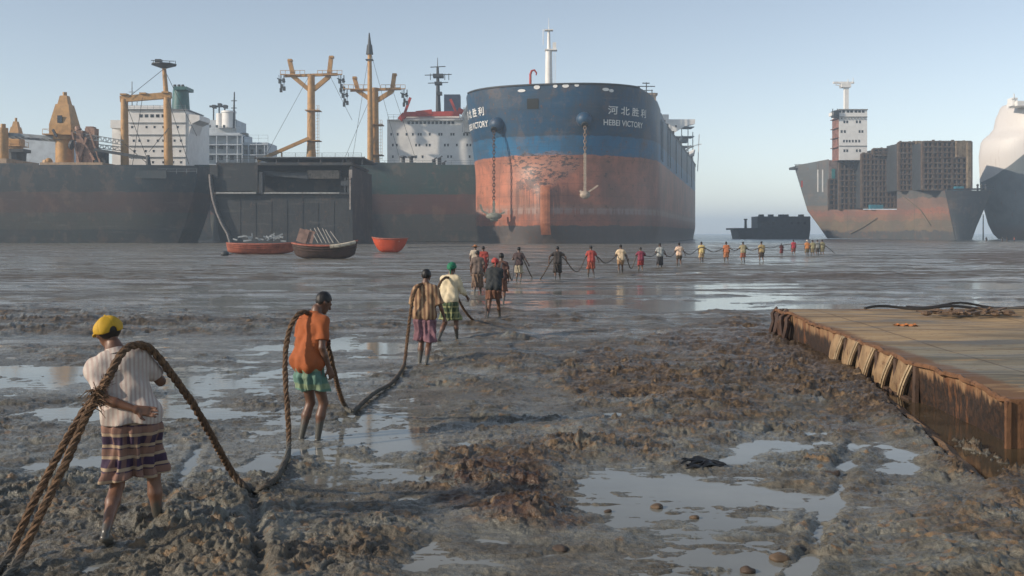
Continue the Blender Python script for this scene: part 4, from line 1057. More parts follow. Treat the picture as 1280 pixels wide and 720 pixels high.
b = MB(); b.pbox(1022, 212, 1025, 240, Yat(1022)-.3, .4); b.pbox(1028, 212, 1032, 240, Yat(1028)-.3, .4); b.build('white_frame', WHITE, rd_)
b = MB(); b.pbox(1022, 205, 1036, 212, Yat(1022)-.2, 4); b.pbox(1036, 200, 1050, 224, Yat(1040)+1, 8); b.build('cut_deckhouse', paint('grey_pink', (.26, .2, .18), .5, (.16, .09, .07), .8), rd_)
b = MB(); b.pbox(1040, 211, 1044, 223, Yat(1040)+.7, .5); b.build('door', paint('teal', (.03, .22, .23), .1), rd_)
b = MB(); b.pbox(1088, 256, 1104, 261, Yat(1095)-.5, 2); b.pbox(1195, 233, 1205, 238, Yat(1195)-3, 2); b.build('blue_tarpaulin', paint('tarp_blue', (.03, .20, .27), .1), rd_)
b = MB(); b.pbox(993, 208, 1008, 211, Yat(993)-.4, 8); b.bar(P(992, 212, YL-1), P(1001, 209, YL-1), .5)
for k in range(6): b.bar(P(994+k*2.2, 209, YL-.5), P(994+k*2.2, 205.5, YL-.5), .15)
b.bar(P(993, 205.5, YL-.5), P(1008, 205.5, YL-.5), .15); b.build('mooring_deck', DKSTEEL, rd_)
b = MB(); b.pbox(1001.5, 226, 1005, 234, Yat(1003)-.12, .1); b.build('red_patch', RED, rd_)
# tower
YT = 388.; b = MB(); b.pbox(1049, 137, 1084, 200, YT, 8.5); b.pbox(1041, 140, 1049.4, 144, YT+1, 5); tw = b.build('deckhouse', WHITE, rd_)
b = MB(); q = P(1049, 200, YT); q2 = P(1049, 146, YT); b.box(q[0]-.12, q[0]-.02, YT+.4, YT+8.2, q[2], q2[2])
for py in (148, 160, 172, 184): q = P(1049, py, YT); b.box(q[0]-.9, q[0]-.02, YT+.3, YT+8.2, q[2], q[2]+.25)
b.build('rusty_side', paint('rust_side', (.30, .13, .09), .6, (.12, .06, .04), .6), tw)
windows(tw, [(139.5, [1050, 1054.5, 1060, 1064.5, 1070, 1074.5, 1079], 3.2, 2.6), (152.5, [1055.5, 1059, 1071, 1075], 2.2, 3), (164.5, [1052, 1056, 1074.5, 1078], 2.2, 3), (176.5, [1055, 1058.5, 1062, 1066, 1070, 1074], 2, 2.8), (188.5, [1055.5, 1059, 1071, 1075], 2.2, 3)], YT)
b = MB(); b.pbox(1048, 182, 1084, 182.6, YT-.3, .4); b.pbox(1048.5, 136.2, 1085, 137.4, YT-.5, 10); b.pbox(1047, 145.5, 1084.5, 146.3, YT-.4, .5)
for px in range(1048, 1084, 4): b.pbox(px, 147, px+.8, 149, YT-.4, .4)
b.build('deck_edge', paint('ledge_grey', (.3, .29, .27), .4), tw)
b = MB(); b.pbox(1043, 138, 1049, 146, YT-.4, 4)
for k in range(5): b.bar(P(1040+k*2, 147, YT-1), P(1041+k*2, 136+k % 3*2, YT-1), .25)
b.build('bridge_wing', DKSTEEL, tw)
b = MB(); b.pbox(1056, 108, 1061, 136.5, YT+4, 1.6); b.pbox(1052, 104.5, 1064, 109, YT+3.4, 3); mm = b.build('mast', WHITE, tw)
b = MB(); b.pbox(1042, 102, 1068, 104.4, YT+4, 1.0); b.bar(P(1044, 106, YT+4), P(1056, 108, YT+4), .3); b.bar(P(1066, 104, YT+4), P(1066.5, 97, YT+4), .2); b.bar(P(1060, 104, YT+4), P(1060, 99, YT+4), .25); b.build('radar_scanner', WHITE, mm)
# draped cutting scars on the rusty side
b = MB(); q = [P(1062, 292, Yat(1062)-.6), P(1078, 284, Yat(1078)-.6), P(1096, 272, Yat(1096)-.6)]; b.tube(q, .18, 5)
q = [P(1128, 245, Yat(1128)-.6), P(1150, 262, Yat(1150)-.6), P(1163, 282, Yat(1163)-.6)]; b.tube(q, .15, 5); b.build('hanging_hose', paint('hose', (.2, .16, .1), .2), rd_)

# ---------------------------------------------------------------- dark barge in the water
YV = 420.
rv = empty('barge', P(965, 299, YV)*np.array((1, 1, 0)), 0, 'low dark barge with long boxy deckhouse on the water, left of the container ship', 'barge')
b = MB(); b.poly([(P(922,0,YV)[0], zpy(287, YV)), (P(1013,0,YV)[0], zpy(287, YV)), (P(1011,0,YV)[0], zpy(300.5, YV)), (P(925,0,YV)[0], zpy(300.5, YV))], YV, YV+14); b.build('hull', DKSTEEL, rv)
b = MB(); b.pbox(917, 285, 948, 287.2, YV-.5, 15); b.pbox(923, 286, 1013, 287.6, YV-.25, .3); b.build('deck', DKSTEEL, rv)
b = MB(); b.pbox(947, 270.5, 1013, 287, YV+1, 11); dk = b.build('deckhouse', DKSTEEL, rv)
windows(dk, [(279, [953, 960, 967, 990, 998, 1006], 3, 3)], YV+1)
b = MB(); 
for px in (950, 962, 975, 981, 1000): b.pbox(px, 268, px+5, 271, YV+3, 3)
b.build('roof_gear', DKSTEEL, dk)
b = MB(); b.cyl(P(932, 286, YV+4), P(932, 275, YV+4), .6, .5, 8); b.cyl(P(932, 275, YV+4), P(932, 273.5, YV+4), .8, .8, 8); b.build('bitt_post', DKSTEEL, rv)

# ---------------------------------------------------------------- car carrier at the right edge
YF = 372.
rf = empty('car_carrier', P(1330, 298, YF)*np.array((1, 1, 0)), 0, 'towering white and grey ship bow at the right edge of the beach', 'ship')
prof = [(299, 72), (292, 79), (280, 85), (262, 90), (240, 94.5), (228, 95.5), (193, 97), (176, 94.5), (171, 91), (165, 83.5), (158, 78), (145, 75.5), (138, 72), (131, 69.5), (128, 66)]
lv = []
for py, hw in prof:
    z = zpy(py, YF); w_ = hw/F*YF; cx = P(1336, 0, YF)[0]; pl = []
    for t in np.linspace(-1, 1, 25):
        a_ = t*math.pi/2; sx = math.copysign(abs(math.sin(a_))**.8, a_); pl.append((cx+w_*sx, YF+10-22*abs(math.cos(a_))**1.1*(.65+.35*(300-py)/170)))
    pl.append((cx+w_+120, YF+170)); pl.append((cx-w_+110, YF+170)); lv.append((z, pl))
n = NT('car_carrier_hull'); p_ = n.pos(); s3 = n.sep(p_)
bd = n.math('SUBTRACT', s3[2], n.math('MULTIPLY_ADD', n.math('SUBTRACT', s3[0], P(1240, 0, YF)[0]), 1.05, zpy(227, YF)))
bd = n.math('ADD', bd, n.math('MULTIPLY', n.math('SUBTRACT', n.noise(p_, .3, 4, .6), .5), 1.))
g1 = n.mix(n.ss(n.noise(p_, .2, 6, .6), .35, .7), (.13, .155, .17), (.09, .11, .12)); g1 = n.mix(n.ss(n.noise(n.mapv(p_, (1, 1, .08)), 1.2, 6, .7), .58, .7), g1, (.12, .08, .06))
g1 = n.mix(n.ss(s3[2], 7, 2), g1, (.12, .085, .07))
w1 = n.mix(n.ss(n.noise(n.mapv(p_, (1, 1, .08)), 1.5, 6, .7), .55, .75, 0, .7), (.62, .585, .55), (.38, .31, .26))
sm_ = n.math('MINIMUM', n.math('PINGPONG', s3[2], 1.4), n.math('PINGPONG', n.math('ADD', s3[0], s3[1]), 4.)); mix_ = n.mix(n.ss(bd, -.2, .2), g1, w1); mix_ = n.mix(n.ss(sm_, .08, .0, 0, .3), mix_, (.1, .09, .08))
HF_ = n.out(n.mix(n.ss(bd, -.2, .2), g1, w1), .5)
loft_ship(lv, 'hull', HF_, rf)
b = MB(); b.pbox(1266, 122, 1272, 132, YF-6, 4); b.pbox(1272, 126, 1296, 132, YF-8, 8); b.bar(P(1268, 132, YF-6), P(1267.5, 117, YF-6), .3); b.bar(P(1264, 124, YF-6), P(1272, 123, YF-6), .3); b.build('bridge', WHITE, rf)

# standing mooring post and ship line

# ================================================================ BOATS
def boat(name, pxl, pxr, py_top_mid, py_base, Y, label, m_out, m_in, sheer=.35, beam=None, bl=.12, br=.12, top_l=None, top_r=None, n_=28, strakes=True, tilt=0.):
    a = P(pxl, py_base, Y); c = P(pxr, py_base, Y); L = c[0]-a[0]; zt = zpy(py_top_mid, Y); z0 = 0.0
    beam = beam or L*.24
    root = empty(name, ((a[0]+c[0])/2, Y, 0), 0, label, 'boat', 'boats lying on the mud')
    tl = zpy(top_l, Y) if top_l else zt+sheer; tr = zpy(top_r, Y) if top_r else zt+sheer
    def sect(t, s_, off=0.):   # t along, s_ -1..1 across (girth)
        g_ = abs(s_); top = zt + (tl-zt)*max(0, 1-2*t)**2 + (tr-zt)*max(0, 2*t-1)**2
        full = (1-abs(2*t-1)**2.6)**.75
        hb = max(.03, beam/2*full - off); z = z0 + (top-z0)*(g_**2.2) + off*(1-g_)
        keel = z0 + .25*(top-z0)*abs(2*t-1)**5
        z = keel + (top-keel)*(g_**1.9) + off*(1-g_)*1.0
        shr_l = bl*L*(1-g_**1.2); shr_r = br*L*(1-g_**1.2)
        x = a[0] + shr_l + (L-shr_l-shr_r)*t
        return (x, Y + math.copysign(hb*(g_**.6), s_), z)
    b = MB(); ts = np.linspace(0, 1, n_); ss_ = np.linspace(-1, 1, 15)
    b.grid(np.array([[sect(t, s_) for s_ in ss_] for t in ts]))
    b.build('hull', m_out, root, True)
    b = MB(); b.grid(np.array([[sect(t, s_, .10) for s_ in ss_] for t in ts])); b.build('inner_planking', m_in, root, True)
    b = MB()
    for sg in (-1, 1): b.tube([np.array(sect(t, sg))+(0, 0, .02) for t in ts], .075, 6)
    gw = b.build('gunwale', paint('gunwale_red', (.42, .13, .08), .3, (.16, .07, .05), 3), root, True)
    if strakes:
        b = MB()
        for g_ in (.9, .78):
            b.tube([np.array(sect(t, -g_))-(0, .03, 0) for t in ts], .04, 5)
        b.build('rubbing_strake', m_out, root, True)
    for t in (.25, .5, .75):
        q = np.array(sect(t, -1)); q2 = np.array(sect(t, 1)); b = MB(); b.box(q[0]-.15, q[0]+.15, q[1]+.1, q2[1]-.1, q[2]-.3, q[2]-.25); b.build('thwart', m_in, root)
    return root, sect
WOODR = paint('boat_red', (.36, .105, .06), .35, (.14, .08, .06), 1.6, .6, .35)
WOODB = paint('boat_brown', (.085, .052, .042), .4, (.16, .085, .06), 1.8, .65, .4)
WOODI = paint('boat_inside', (.12, .085, .065), .4, (.06, .04, .03), 2, .75, .4)
BO = paint('lifeboat_orange', (.56, .075, .022), .12, (.25, .07, .03), 1, .45, .2)
boat('rowing_boat', 283, 369, 305.5, 321, 108., 'long faded red wooden boat lying on the mud, partly behind the brown boat', WOODR, WOODI, .25, 2.6, .02, .03, 304, 303.5)
rt, sect = boat('cargo_boat', 365, 447, 307.5, 326, 88., 'dark brown wooden boat with peeling red rim, loaded with leaning planks', WOODB, WOODI, .4, 2.6, .06, .05, 304, 301)
b = MB(); b.tube([np.array(sect(t, -.97))-(0, .05, 0) for t in np.linspace(.62, .97, 12)], .17, 6); b.build('white_bow_patch', paint('peeling_white', (.62, .55, .42), .4, (.25, .12, .08), 2.5), rt, True)
b = MB(); b.bar(P(376, 303, 88.3), P(381, 287, 88.3), .04, .9); b.bar(P(384, 303, 88.4), P(388, 288, 88.4), .05, .9); 
tag(b.build('board', paint('board_pink', (.33, .21, .17), .3, (.2, .1, .07), 2)), 'pinkish wide boards standing upright in the brown wooden boat', 'board')
random.seed(5)
PLN = ['leftmost', 'second from the left', 'third from the left', 'fourth from the left', 'fifth from the left', 'rightmost']
for k, (xa, xb, yt) in enumerate(((398, 388, 286), (403, 393, 285), (408, 397, 284), (412, 403, 285), (417, 407, 287), (424, 413, 289))):
    b = MB(); a_ = P(xa, 304, 88.+random.uniform(-.3, .3)); a_[2] = max(a_[2], .9); b.bar(a_, P(xb, yt, 88.6), .06, .08); o = b.build('plank', paint('plank_grey', (.26, .25, .23), .2, (.14, .1, .08), 3))
    tag(o, 'weathered plank leaning in the brown wooden boat, '+PLN[k]+' of six', 'plank', 'planks leaning in the brown boat')
boat('lifeboat', 465, 510, 298.8, 315, 118., 'bright orange open lifeboat tilted on the mud, right of the wooden boats', BO, paint('lifeboat_inner', (.70, .58, .52), .2, (.4, .2, .15), 1.5), .3, 2.3, .17, .17, 296.8, 298, strakes=False)
b = MB(); q = G(281, 320); b.ball(q+(0, 0, .22), .33, 12, 8, (1.3, 1, .9)); b.tube([q+(0, 0, .3), q+(.5, -.1, .15), q+(1.0, -.1, .3)], .04, 5)
tag(b.build('mooring_buoy', DKSTEEL, None, True), 'small dark buoy lying on the mud at the red boat\'s left tip', 'buoy')
b = MB(); b.tube([G(510, 309.5, .7), G(530, 309.0, .45), G(560, 308.2, .3), G(600, 308, .2)], .035, 5); tag(b.build('mooring_line', DKSTEEL), 'thin dark line running right from the orange lifeboat', 'line')
b = MB(); q = P(1229, 299.8, 375); b.cyl(q, P(1229, 268, 375), .25, .18, 8); tag(b.build('mooring_post', DKSTEEL), 'thin dark upright post in the gap between the right hand hulls', 'post')

# ================================================================ STEEL PONTOON at the right
n = NT('pontoon_side'); p_ = n.pos(); s3 = n.sep(p_)
q1 = n.noise(n.mapv(p_, (1, 1, .35)), 3.5, 7, .7); q2 = n.noise(p_, 14, 5, .65); q3 = n.noise(n.mapv(p_, (1, 1, .12)), 9, 5, .6)
edge_ = n.ss(n.math('ADD', s3[2], n.math('MULTIPLY', n.math('SUBTRACT', q3, .5), .42)), .36, .46)
c_ = n.mix(n.ss(q2, .4, .62), (.022, .016, .013), (.055, .030, .018))
c_ = n.mix(n.ss(q1, .54, .63), c_, (.15, .065, .028))
c2_ = n.mix(n.ss(q1, .42, .6), (.31, .19, .10), (.17, .075, .035))
c_ = n.mix(edge_, c_, c2_); n.bump(n.math('ADD', q2, q1), .6, .02)
PSIDE = n.out(c_, .6)
n = NT('pontoon_deck'); p_ = n.pos(); s3 = n.sep(p_)
q1 = n.noise(n.mapv(p_, (.35, 1.6, 1)), 1.1, 7, .65); q2 = n.noise(p_, 12, 6, .7); q3 = n.noise(n.mapv(p_, (.5, 1, 1)), .35, 4, .5)
c_ = n.mix(n.ss(q1, .36, .62), (.42, .29, .155), (.22, .155, .09))
c_ = n.mix(n.ss(n.math('ADD', s3[1], n.math('MULTIPLY', n.math('SUBTRACT', q3, .5), 9)), 17.2, 14.2), c_, n.mix(n.ss(q1, .4, .6), (.27, .235, .165), (.15, .135, .10)))
c_ = n.mix(n.math('MULTIPLY', n.ss(q2, .58, .66), .8), c_, (.17, .075, .03))
ed_ = n.ss(n.math('ADD', s3[0], n.math('MULTIPLY', n.math('SUBTRACT', q2, .5), .5)), 5.78, 5.62)
c_ = n.mix(n.math('MULTIPLY', ed_, .8), c_, (.17, .08, .035)); n.bump(n.math('ADD', q2, n.math('MULTIPLY', q1, 2)), .35, .02)
sm_ = n.math('PINGPONG', n.math('ADD', s3[1], .4), 1.25); sx_ = n.math('PINGPONG', s3[0], 1.6)
c_ = n.mix(n.math('MAXIMUM', n.ss(sm_, .035, .01, 0, .7), n.ss(sx_, .03, .01, 0, .6)), c_, (.06, .035, .02))
q4 = n.noise(n.mapv(p_, (.22, 1.2, 1), (3, 1, 0)), 1.6, 8, .7)
c_ = n.mix(n.ss(q4, .54, .62, 0, .75), c_, (.10, .085, .06)); c_ = n.mix(n.ss(q4, .42, .36, 0, .6), c_, (.42, .27, .13))
PDECK = n.out(c_, n.ss(q4, .44, .60, .85, .5), 0, .25)
Z1 = .62; XS = 5.5; Y0p, Y1p = 10.30, 21.3
from mathutils import Matrix, Euler
PM = Matrix.Translation((9.5, 16, -.05)) @ Euler((.012, 0, -.036)).to_matrix().to_4x4() @ Matrix.Translation((-9.5, -16, 0))
rp = empty('steel_pontoon', (9.5, 16, 0), 0, 'flat rusty steel pontoon deck with orange edged side wall, resting on the mud', 'pontoon')
b = MB(); rndp = np.random.RandomState(4)
ysl = np.linspace(Y0p, Y1p, 90); sagx = .03*np.sin(ysl*1.7)+.015*np.sin(ysl*5.1); zt_ = Z1+.012*np.sin(ysl*2.3)+.008*np.sin(ysl*7.)
zt_ = np.where((ysl > 12.9) & (ysl < 16.7), zt_-.01, zt_)
zz = np.linspace(-.35, 1, 14)
A_ = np.zeros((len(ysl), 14, 3))
for i, y in enumerate(ysl):
    for j, t in enumerate(zz):
        z = t*zt_[i] if t > 0 else t
        dent = .05*math.sin(y*3.1+z*4)*max(0, 1-abs(z-.3)*2.2)*(.6+.4*math.sin(y*1.3)) 
        A_[i, j] = (XS+sagx[i]+dent*.6+.05*(1-max(t, 0)), y, z)
b.grid(A_); b.build('side_plate', PSIDE, rp, True)
b = MB(); A_ = np.zeros((len(ysl), 60, 3)); xs_ = np.concatenate([np.linspace(0, .4, 8), np.linspace(.5, 11, 52)])
for i, y in enumerate(ysl):
    for j, x in enumerate(xs_): A_[i, j] = (XS+sagx[i]*(1-min(1, x))+x, y, zt_[i]*(1-min(1, x))+Z1*min(1, x)+.018*math.sin(x*1.1+y*.7)*min(1, x)+.006*math.sin(x*5+y*3)*min(1, x))
b.grid(A_); b.build('deck_plate', PDECK, rp, True)
b = MB(); b.box(XS+.06, XS+11, Y1p-.01, Y1p+.02, -.3, Z1-.005); b.box(XS+.06, XS+11, Y0p-.02, Y0p+.01, -.3, Z1-.005); b.box(XS+11, XS+11.04, Y0p, Y1p, -.3, Z1-.005); b.build('end_plate', PSIDE, rp)
# rolled, torn lip along the edge
b = MB(); pts = [(XS+sagx[i]-.025+.01*rndp.randn(), ysl[i], zt_[i]-.005+.008*rndp.randn()) for i in range(len(ysl))]; b.tube(pts, .032, 6); b.build('edge_lip', paint('lip_rust', (.20, .095, .042), .5, (.12, .05, .025), 4, .8), rp, True)
b = MB(); b.box(XS-.1, XS+.05, Y0p-.05, Y0p+.06, -.2, Z1+.02); b.bar((XS-.12, Y0p-.06, .0), (XS-.12, Y0p-.06, Z1), .05); b.build('corner_post', paint('lip_rust', (.20, .095, .042)), rp)
# slanting bracket plates over the torn middle of the side
BRK = paint('bracket_tan', (.36, .235, .125), .45, (.16, .065, .03), 3.5, .7, .4)
BRD = paint('bracket_dark', (.10, .06, .04), .5, (.05, .03, .02), 3, .8, .3)
for k, (ya, dy) in enumerate(((16.3, .74), (15.55, .76), (14.75, .80), (13.95, .80), (13.2, .76))):
    b = MB(); m_ = 9
    for i in range(m_):
        pass
    A_ = []
    for s_ in np.linspace(0, 1, 10):
        z = Z1-.02-(Z1-.06)*s_; out_x = XS-.02-.035*math.sin(s_*2.6)
        A_.append([(out_x+.0, ya+.45*s_-.1, z), (out_x-.03, ya+dy*.5+.38*s_-.05, z), (out_x+.03, ya+dy+.30*s_-.06, z)])
    b.grid(np.array(A_)); A2 = np.array(A_)+(.03, 0, 0); b.grid(A2); br_ = b.build('bracket_plate', BRK, rp, True)
    b = MB(); 
    for e in (.02, .11): b.tube([(XS-.055-.035*math.sin(s_*2.6), ya+e+.45*s_-.1, Z1-.02-(Z1-.05)*s_) for s_ in np.linspace(0, 1, 8)], .018, 5)
    b.build('weld_rib', paint('rib_pale', (.50, .38, .24), .4, (.2, .09, .04), 4), br_)
    b = MB(); b.bar((XS-.03, ya-.1, .04), (XS-.03, ya-.12, Z1-.05), .05, .1); b.build('rib', BRD, rp)
b = MB(); b.bar((XS-.05, 13.2, .08), (XS-.03, 17.0, .10), .07, .07); b.build('lower_stringer', BRD, rp)
# bundle of torn plate at the far corner
b = MB(); random.seed(9)
for k in range(9):
    t = k/8; x = XS-.0+.05*math.sin(k*2.1); y = 20.1+.14*k+.05*math.sin(k*3.3)
    b.tube([(x+.05, y, Z1+.02+.02*math.sin(k*5)), (x-.05-.05*random.random(), y-.05, Z1-.10), (x-.04-.10*random.random(), y-.08, .36+.1*random.random()), (x-.03-.10*random.random(), y, .15), (x-.02, y+.02, -.05)], [.03, .045+.03*random.random(), .04+.04*random.random(), .05, .06], 6)
b.build('torn_corner', paint('torn_rust', (.075, .045, .035), .6, (.14, .065, .035), 3, .8), rp, True)
# debris on the deck's far side
random.seed(12)
b = MB()
pts = [(XS+1.6+t*7.2, 20.4+.35*math.sin(t*7)+.15*math.sin(t*23), Z1+.09+.03*math.sin(t*31)) for t in np.linspace(0, 1, 40)]
b.tube(pts, .028, 6); b.tube([(x+.3, y+.25, z+.02+.03*math.sin(x*3)) for x, y, z in pts[4:]], .024, 6)
tag(b.build('old_cable', paint('cable_black', (.03, .026, .024), .3, (.07, .04, .025), 5), None, True), 'old black cable lying across the far side of the steel deck', 'cable')
b = MB()
for k in range(46):
    x = XS+2.6+random.gauss(.9, .45); y = 19.75+random.gauss(0, .22); z = Z1+.04+random.random()*.06
    b.bar((x, y, z), (x+random.uniform(-.3, .3), y+random.uniform(-.12, .12), z+random.uniform(-.02, .08)), random.uniform(.02, .09), .03)
for k in range(14):
    x = XS+2.6+random.gauss(.9, .4); y = 19.7+random.gauss(0, .2); b.ball((x, y, Z1+.07), random.uniform(.04, .09), 7, 5, (1.5, 1, .7))
tag(b.build('scrap_heap', paint('scrap_brown', (.16, .10, .06), .5, (.06, .035, .02), 5)), 'low heap of rusty scrap beside the cable on the steel deck', 'scrap')
b = MB(); b.grid(np.array([[(XS+1.25+i*.05+.02*math.sin(j*3), 17.55+j*.05, Z1+.03+.025*math.sin(i*2.1+j)) for j in range(5)] for i in range(9)])); 
tag(b.build('rust_flake', paint('flake_orange', (.42, .15, .04), .4, (.2, .08, .03), 4)), 'curled orange rust flake lying in the middle of the steel deck', 'rust flake')
rp.location = (9.5, 16, -.05); rp.rotation_euler = (.012, 0, -.036)
bpy.context.view_layer.update()
for o_ in list(col.objects):
    if o_.parent is None and o_.name.split('.')[0] in ('old_cable', 'rust_flake') or (o_.name.startswith('scrap_heap') and 'steel deck' in o_.get('label', '')): o_.matrix_world = PM
# lower plate edge standing in the trench
b = MB(); A_ = []
for t in np.linspace(0, 1, 60):
    y = 15.6-(15.6-9.1)*t; x = np.interp(y, [9.1, 11.2, 13.2, 15.2, 15.9], [4.20, 4.64, 4.97, 5.32, 5.5])+.01*math.sin(y*8)
    A_.append([(x, y, -.2), (x-.01, y, .05+.012*math.sin(y*5)), (x+.03, y, .06+.012*math.sin(y*5)), (x+.16, y, -.01), (x+.18, y, -.2)])
b.grid(np.array(A_)); tag(b.build('steel_plate', paint('strip_rust', (.22, .13, .065), .55, (.10, .05, .025), 5, .75), None, True), 'narrow rusty plate edge standing along the water filled trench', 'plate')

# lump of black rubber-like scrap lying in mid-foreground
b = MB(); q = G(880, 579, .05); random.seed(21)
for k in range(5):
    ph = k*.5; b.tube([(q[0]+t*.19+.03*math.sin(ph*3), q[1]+.05*math.sin(ph+t*2)+k*.035-.05, .02+.02*math.cos(t*1.3+ph*.3)+.012*math.sin(t*7+k*2)+.006*k) for t in np.linspace(-1, 1, 12)], [.006+.014*(1-(t)**2)*(1+.5*math.sin(t*9+k)) for t in np.linspace(-1, 1, 12)], 7)
tag(b.build('rag', flat('rag_black', (.016, .016, .018), .35, .4, 20), None, True), 'twisted black rag lying half buried at the edge of a puddle', 'rag')
# loose clods and stones that stand out of the wet sheets
CL = []
for k, mcol in enumerate(((.09, .06, .04), (.13, .085, .05), (.055, .045, .038))): CL.append(paint('clod_%s' % 'abc'[k], mcol, .2, (.18, .10, .05), 9, .7, .4))
rs = np.random.RandomState(8)
spots = [(365, 590+0, .08)] 
named = [(1040, 596, .11, 'flat brown clod on the wet sheet near the trench, the large one'), (822, 635, .07, 'round clod on the wet sheet, next below the black rag'), (868, 648, .05, 'small clod just right of the round one below the black rag'), (975, 700, .09, 'biggest of the dark clods beside the drag track at the bottom'), (1000, 690, .07, 'second clod beside the drag track, nearest the track itself'), (700, 688, .08, 'lone dark clod at the lower centre, left of all other clods'), (935, 715, .07, 'low clod on the bottom edge, left of the drag track'), (915, 552, .05, 'clod in the bright puddle just above the black rag'), (958, 534, .05, 'farthest clod above the black rag'), (1050, 520, .06, 'clod on the rough mud near the pontoon brackets'), (760, 640, .045, 'small clod below left of the black rag'), (905, 590, .04, 'small clod touching the right end of the black rag'), (1000, 590, .035, 'tiny clod left of the large flat one near the trench'), (1100, 545, .045, 'small clod on the water beside the trench plate')]
for (px, py, r_, lab) in named:
    q = G(px, py, .0); k = rs.randint(3); b = MB(); r_ = r_*.62; b.ball((q[0], q[1], r_*.22), r_, 22, 14, (1.25, 1.0, .62))
    b.v = [tuple(np.array(v)+.28*r_*np.array([vnoise(np.array([v[0]*14+i*7+px]), np.array([v[1]*14+v[2]*17]), 40+i)[0] for i in range(3)])) for v in b.v]
    o = b.build('mud_clod', CL[k], None, True); tag(o, lab, 'mud clod', 'loose mud clods')
# ================================================================ PEOPLE
def surface_nets(D, org, h):
    """isosurface 0 of D (nx,ny,nz) as verts, quads"""
    s = D < 0; nx, ny, nz = D.shape
    c = [s[:-1,:-1,:-1], s[1:,:-1,:-1], s[:-1,1:,:-1], s[1:,1:,:-1], s[:-1,:-1,1:], s[1:,:-1,1:], s[:-1,1:,1:], s[1:,1:,1:]]
    cnt = sum(x.astype(np.int8) for x in c); act = (cnt > 0) & (cnt < 8)
    ix, iy, iz = np.nonzero(act); N = len(ix)
    idx = -np.ones(act.shape, np.int64); idx[ix, iy, iz] = np.arange(N)
    off = [(0,0,0),(1,0,0),(0,1,0),(1,1,0),(0,0,1),(1,0,1),(0,1,1),(1,1,1)]
    val = [D[ix+o[0], iy+o[1], iz+o[2]] for o in off]
    acc = np.zeros((N, 3)); m = np.zeros(N)
    for a in range(8):
        for b_ in range(a+1, 8):
            d = [off[b_][k]-off[a][k] for k in range(3)]
            if sum(map(abs, d)) != 1: continue
            va, vb = val[a], val[b_]; cr = (va < 0) != (vb < 0)
            t = np.where(cr, va/(va-vb+1e-12*(va == vb)), 0)
            for k in range(3): acc[:, k] += np.where(cr, off[a][k]+t*d[k], 0)
            m += cr
    V = (np.stack([ix, iy, iz], 1) + acc/m[:, None])*h + org
    Q = []
    for ax in range(3):
        o1, o2 = [(1, 2), (2, 0), (0, 1)][ax]
        sl0 = [slice(1, -1)]*3; sl0[ax] = slice(0, -1); sl1 = [slice(1, -1)]*3; sl1[ax] = slice(1, None)
        a = s[tuple(sl0)]; b_ = s[tuple(sl1)]; cr = a != b_
        jx = np.array(np.nonzero(cr)); g = jx.copy(); 
        for k in range(3): g[k] = jx[k] + (0 if k == ax else 1)
        def at(d1, d2):
            q = g.copy(); q[o1] += d1; q[o2] += d2; return idx[q[0], q[1], q[2]]
        q = np.stack([at(-1, -1), at(0, -1), at(0, 0), at(-1, 0)], 1)
        fl = ~a[tuple(jx)]; q[fl] = q[fl][:, ::-1]; Q.append(q)
    Q = np.vstack(Q); Q = Q[(Q >= 0).all(1)]
    return V, Q
